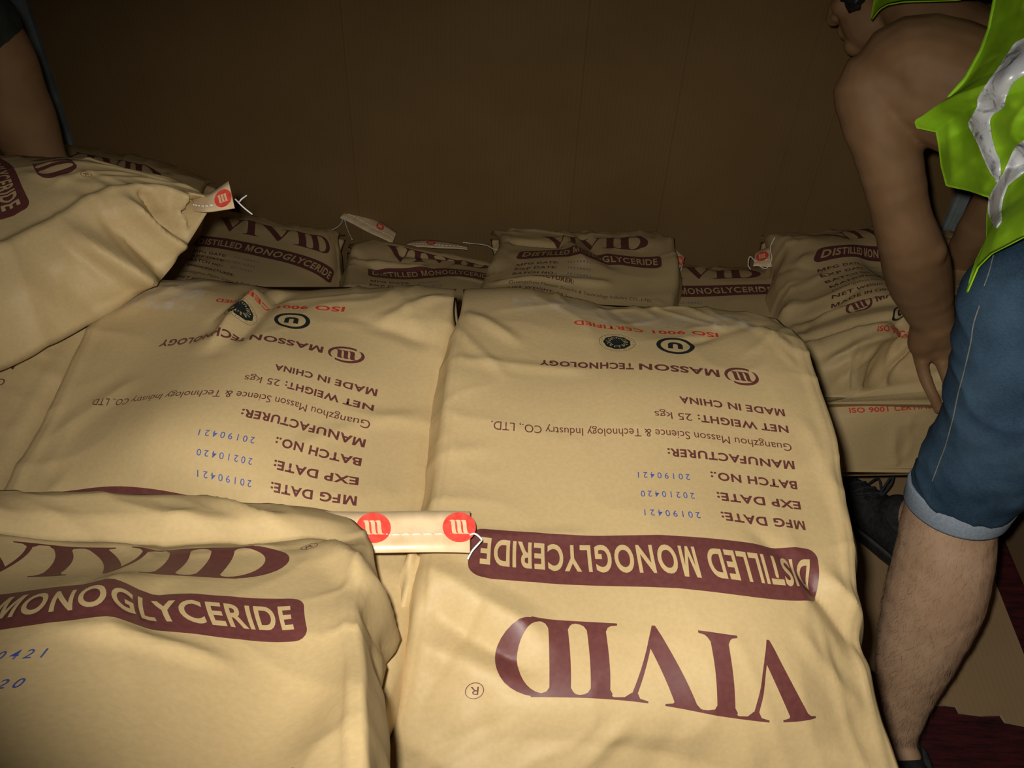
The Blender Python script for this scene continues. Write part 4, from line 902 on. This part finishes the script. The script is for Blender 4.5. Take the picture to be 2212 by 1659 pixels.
# ------------------------------------------------------------------ the vest: one cloth sheet hung over the torso
def coons(left, right, top, bottom, na, nb):
    """surface between four edge polylines (points in photo pixels + depth)"""
    def rs_(P, n):
        P = np.array(P, float); s = np.r_[0, np.cumsum(np.linalg.norm(np.diff(P[:, :2], axis=0), axis=1))]; s /= s[-1]; t = np.linspace(0, 1, n)
        return np.stack([np.interp(t, s, P[:, i]) for i in range(P.shape[1])], 1)
    Lf, Rt, Tp, Bt = rs_(left, na), rs_(right, na), rs_(top, nb), rs_(bottom, nb)
    a = np.linspace(0, 1, na)[:, None, None]; b = np.linspace(0, 1, nb)[None, :, None]
    S = (1-b)*Lf[:, None]+b*Rt[:, None]+(1-a)*Tp[None]+a*Bt[None]-((1-a)*(1-b)*Tp[0]+(1-a)*b*Tp[-1]+a*(1-b)*Bt[0]+a*b*Bt[-1])
    return S
VL = [(2162, -60, 1.27), (2150, 0, 1.27), (2138, 62, 1.28), (2120, 110, 1.285), (2088, 168, 1.295), (2040, 222, 1.31), (2008, 242, 1.325), (1975, 262, 1.34), (1980, 276, 1.345), (2022, 285, 1.34), (2029, 320, 1.335), (2034, 360, 1.33), (2045, 401, 1.32), (2090, 411, 1.29), (2138, 426, 1.26),
      (2133, 465, 1.235), (2132, 515, 1.20), (2110, 560, 1.17), (2097, 600, 1.15), (2089, 633, 1.135)]
VB = [(2089, 633, 1.135), (2113, 577, 1.115), (2142, 548, 1.085), (2212, 512, 1.03), (2420, 430, 0.99), (2600, 400, 1.02)]
VR = [(2600, -160, 1.21), (2600, 100, 1.12), (2600, 400, 1.02)]
VT = [(2162, -60, 1.27), (2300, -110, 1.20), (2450, -140, 1.185), (2600, -160, 1.21)]
na, nb = 150, 90
S = coons(VL, VR, VT, VB, na, nb)
bb = np.linspace(0, 1, nb)[None, :]; aa = np.linspace(0, 1, na)[:, None]
S[..., 2] -= 0.055*np.sin(np.pi*np.clip(bb*1.05, 0, 1))**0.8*(0.35+0.65*np.sin(np.pi*np.clip(aa*0.9+0.1, 0, 1)))
fx = S[..., 0]/60; fy = S[..., 1]/60
S[..., 2] -= 0.010*(1-np.abs(vnoise(fx*0.8+fy*0.5, fy*0.7-fx*0.3, 77)))**3*np.minimum(1, bb*6)+0.004*vnoise(fx*1.7, fy*1.7, 78)
def vest_fold(p, q, dep, wd):
    p = np.array(p, float); q = np.array(q, float); g = (q-p); ll = np.linalg.norm(g); g /= ll
    s = (S[..., 0]-p[0])*g[0]+(S[..., 1]-p[1])*g[1]; n_ = -(S[..., 0]-p[0])*g[1]+(S[..., 1]-p[1])*g[0]
    S[..., 2] -= dep*np.clip(1-np.abs(n_)/wd, 0, 1)**1.2*np.clip(np.minimum(s+20, ll-s+20)/50, 0, 1)
vest_fold((2050, 235), (2140, 250), 0.012, 22); vest_fold((2045, 300), (2120, 265), -0.010, 22); vest_fold((2050, 260), (2060, 400), 0.012, 26); vest_fold((2105, 250), (2170, 400), 0.014, 30); vest_fold((2160, 210), (2212, 240), 0.010, 25); vest_fold((2140, 430), (2212, 320), 0.016, 30); vest_fold((2140, 480), (2212, 420), -0.010, 26)
# cloth lies over the body: never deeper than the skin or the shorts below it
lim = np.full((na, nb), 9.0)
for i in range(na):
    for j in range(nb):
        d = at(S[i, j, 0], S[i, j, 1], 1.0)-CAM; d_ = Vector(d/np.linalg.norm(d))
        for tree in (bv, bvs):
            h = tree.ray_cast(Vector(CAM), d_)
            if h[0] is not None: lim[i, j] = min(lim[i, j], h[3]/np.linalg.norm(d))
for it in range(3):
    q = np.pad(lim, 1, mode='edge'); lim = np.minimum(lim, np.min([q[a:a+na, b:b+nb] for a in range(3) for b in range(3)], axis=0))
over = np.minimum(0, lim-0.012-S[..., 2])
for it in range(14):
    q = np.pad(over, 1, mode='edge'); over = np.minimum(over, sum(q[a:a+na, b:b+nb] for a in range(3) for b in range(3))/9)
S[..., 2] += over
W = np.array([[at(*S[i, j]) for j in range(nb)] for i in range(na)])
def sheet(name, W, m, parent, th=0.0022):
    na, nb = W.shape[:2]; du = np.gradient(W, axis=0); dv = np.gradient(W, axis=1); N = np.cross(du, dv); N /= np.linalg.norm(N, axis=2, keepdims=True)+1e-12
    sg = np.sign(np.median(((CAM-W)*N).sum(2))); N *= sg
    v = np.concatenate([(W+N*th/2).reshape(-1, 3), (W-N*th/2).reshape(-1, 3)]); o = na*nb; f = []
    for i in range(na-1):
        for j in range(nb-1):
            a = i*nb+j; q = (a, a+1, a+nb+1, a+nb); f.append(q if sg < 0 else q[::-1]); q2 = tuple(x+o for x in q); f.append(q2[::-1] if sg < 0 else q2)
    for i in range(na-1):
        for j in (0, nb-1): a = i*nb+j; f.append((a, a+nb, o+a+nb, o+a))
    for j in range(nb-1):
        for i in (0, na-1): a = i*nb+j; f.append((a, a+1, o+a+1, o+a))
    return v, f
vv, ff = sheet('vest', W, None, None)
# the shoulder strap and the far front panel belong to the same cloth
TS = coons([(1888, 0, 1.42), (1882, 44, 1.405)], [(2215, -75, 1.25), (2190, -12, 1.25)], [(1888, 0, 1.42), (1960, -55, 1.39), (2060, -72, 1.33), (2215, -75, 1.25)], [(1882, 44, 1.405), (1900, 20, 1.375), (1918, 10, 1.355), (1953, 4, 1.335), (2062, 1, 1.285), (2190, -12, 1.25)], 12, 40)
hug = np.zeros((12, 40))
for i in range(12):
    for j in range(40):
        d = at(TS[i, j, 0], TS[i, j, 1], 1.0)-CAM; h = bv.ray_cast(Vector(CAM), Vector(d/np.linalg.norm(d)))
        if h[0] is not None: hug[i, j] = np.clip(h[3]/np.linalg.norm(d)-0.012-TS[i, j, 2], -0.12, 0.06)
for it in range(6):
    q = np.pad(hug, 1, mode='edge'); hug = np.minimum(hug, sum(q[a_:a_+12, b_:b_+40] for a_ in range(3) for b_ in range(3))/9+0.004)
TS[..., 2] += hug
TW = np.array([[at(*TS[i, j]) for j in range(40)] for i in range(12)]); v2, f2 = sheet('strap', TW, None, None)
FR = coons([(2600, -160, 1.21), (2600, 400, 1.02)], [(2500, -60, 1.45), (2490, 420, 1.36)], [(2600, -160, 1.21), (2500, -60, 1.45)], [(2600, 400, 1.02), (2490, 420, 1.36)], 20, 12)
FW = np.array([[at(*FR[i, j]) for j in range(12)] for i in range(20)]); v3, f3 = sheet('far', FW, None, None)
allv = list(vv)+list(v2)+list(v3); allf = list(ff)+[tuple(i+len(vv) for i in q) for q in f2]+[tuple(i+len(vv)+len(v2) for i in q) for q in f3]
vest = mesh_obj('reflective_vest', allv, allf, M['lime'], worker)
bvv = BVHTree.FromPolygons([tuple(x) for x in vv], [tuple(q) for q in ff])
mb = MB(); mb.tube([p for p in W[2:52, 0]], 0.0035, 8); mb.build('armhole_binding', M['limeedge'], vest)
def tape(name, lft, rgt, n=70, m=7):
    def rs_(P):
        P = np.array(P, float); s = np.r_[0, np.cumsum(np.linalg.norm(np.diff(P, axis=0), axis=1))]; s /= s[-1]; t = np.linspace(0, 1, n)
        return np.stack([np.interp(t, s, P[:, i]) for i in range(2)], 1)
    A_, B_ = rs_(lft), rs_(rgt); G = []
    for i in range(n):
        for j in range(m):
            q = A_[i]+(B_[i]-A_[i])*j/(m-1); d = at(q[0], q[1], 1.0)-CAM; h = bvv.ray_cast(Vector(CAM), Vector(d/np.linalg.norm(d)))
            if h[0] is None:
                h = bvv.find_nearest(Vector(at(q[0], q[1], 1.2)))
            nn_ = np.array(h[1]); nn_ = nn_ if nn_.dot(CAM-np.array(h[0])) > 0 else -nn_
            G.append(np.array(h[0])+nn_*0.0022)
    G = np.array(G).reshape(n, m, 3); v, f = sheet(name, G, None, None, 0.0016)
    return mesh_obj('reflective_tape', v, f, M['silver'], vest)
tape('a', [(2590, -70), (2420, -10), (2300, 30), (2225, 80), (2195, 95), (2160, 150), (2128, 190), (2112, 212), (2114, 235), (2095, 262), (2099, 277), (2117, 310), (2135, 355), (2156, 392)],
     [(2590, 40), (2420, 90), (2300, 120), (2225, 155), (2190, 175), (2178, 200), (2172, 232), (2145, 250), (2141, 262), (2145, 300), (2154, 330), (2163, 345), (2165, 370), (2159, 393)])
tape('b', [(2590, 215), (2420, 260), (2300, 280), (2220, 302), (2200, 312), (2185, 345), (2165, 385), (2149, 412), (2140, 430), (2140, 462), (2152, 494)],
     [(2590, 300), (2420, 340), (2300, 350), (2220, 370), (2200, 386), (2180, 402), (2170, 430), (2166, 455), (2168, 478), (2157, 494)])

# ---- the second person, only an arm in view at the far left
other = empty('person', (-0.95, 1.14, 0.0), 'person at the far left edge, only a bare forearm reaching down behind the tilted sack', 'person')
mb = MB()
sh = A3(-0.96, 1.16, 1.18); elb = at(-42, 62, 1.17); wr_ = at(95, 300, 1.31)
for x in (-1.00, -0.94): limb(mb, [(A3(x, 1.13, 0.86), 0.10), (A3(x, 1.13, 1.02), 0.095), (A3(x, 1.15, 1.18), 0.085)])
limb(mb, [(A3(-0.99, 1.15, 1.20), 0.06), (sh, 0.055), ((sh+elb)/2, 0.048), (elb, 0.043), sect((-50, 225), (98, 195), 1.24), sect((-22, 280), (122, 262), 1.28), sect((20, 335), (136, 315), 1.315)], 5)
limb(mb, [(at(85, 330, 1.32), 0.032), (at(100, 365, 1.335), 0.036)])
for i in range(4): finger(mb, [at(75+20*i, 362, 1.335), at(85+20*i, 392, 1.335), at(95+19*i, 418, 1.345)], 0.012, 0.0095)
finger(mb, [at(70, 345, 1.33), at(56, 372, 1.33), at(62, 398, 1.34)], 0.0145, 0.011)
hc = A3(-0.93, 1.18, 1.40)
limb(mb, [(A3(-0.99, 1.15, 1.20), 0.06), (hc, 0.055)]); L2, R2 = face(mb, hc, A3(0.3, 0.75, -0.5), A3(0, 0.4, 0.8))
for x in (-1.00, -0.89):
    limb(mb, [(A3(x, 1.13, 0.86), 0.085), (A3(x, 1.14, 0.48), 0.06), (A3(x, 1.13, 0.30), 0.055), (A3(x, 1.12, 0.10), 0.034)])
    limb(mb, [(A3(x, 1.12, 0.06), 0.04), (A3(x, 1.18, 0.045), 0.036), (A3(x, 1.23, 0.035), 0.026)])
b2 = grow(mb, 'body', M['skin'], other, 0.006, 6)
hair_cap(L2, R2, other); eyes(L2, 1.0, other)
mb = MB()
for x in (-1.00, -0.94): limb(mb, [(A3(x, 1.13, 0.82), 0.108), (A3(x, 1.13, 1.02), 0.103), (A3(x, 1.15, 1.18), 0.092)])
limb(mb, [(A3(-0.99, 1.15, 1.19), 0.075), (sh, 0.066), ((sh+elb)/2, 0.060), (elb+(sh-elb)*0.02, 0.055)])
grow(mb, 'dark_shirt', M['sock'], other, 0.007, 4)
mb = MB()
for x in (-1.00, -0.89): limb(mb, [(A3(x, 1.13, 0.86), 0.098), (A3(x, 1.14, 0.50), 0.075), (A3(x, 1.13, 0.12), 0.055)])
grow(mb, 'trousers', M['sock'], other, 0.007, 4)
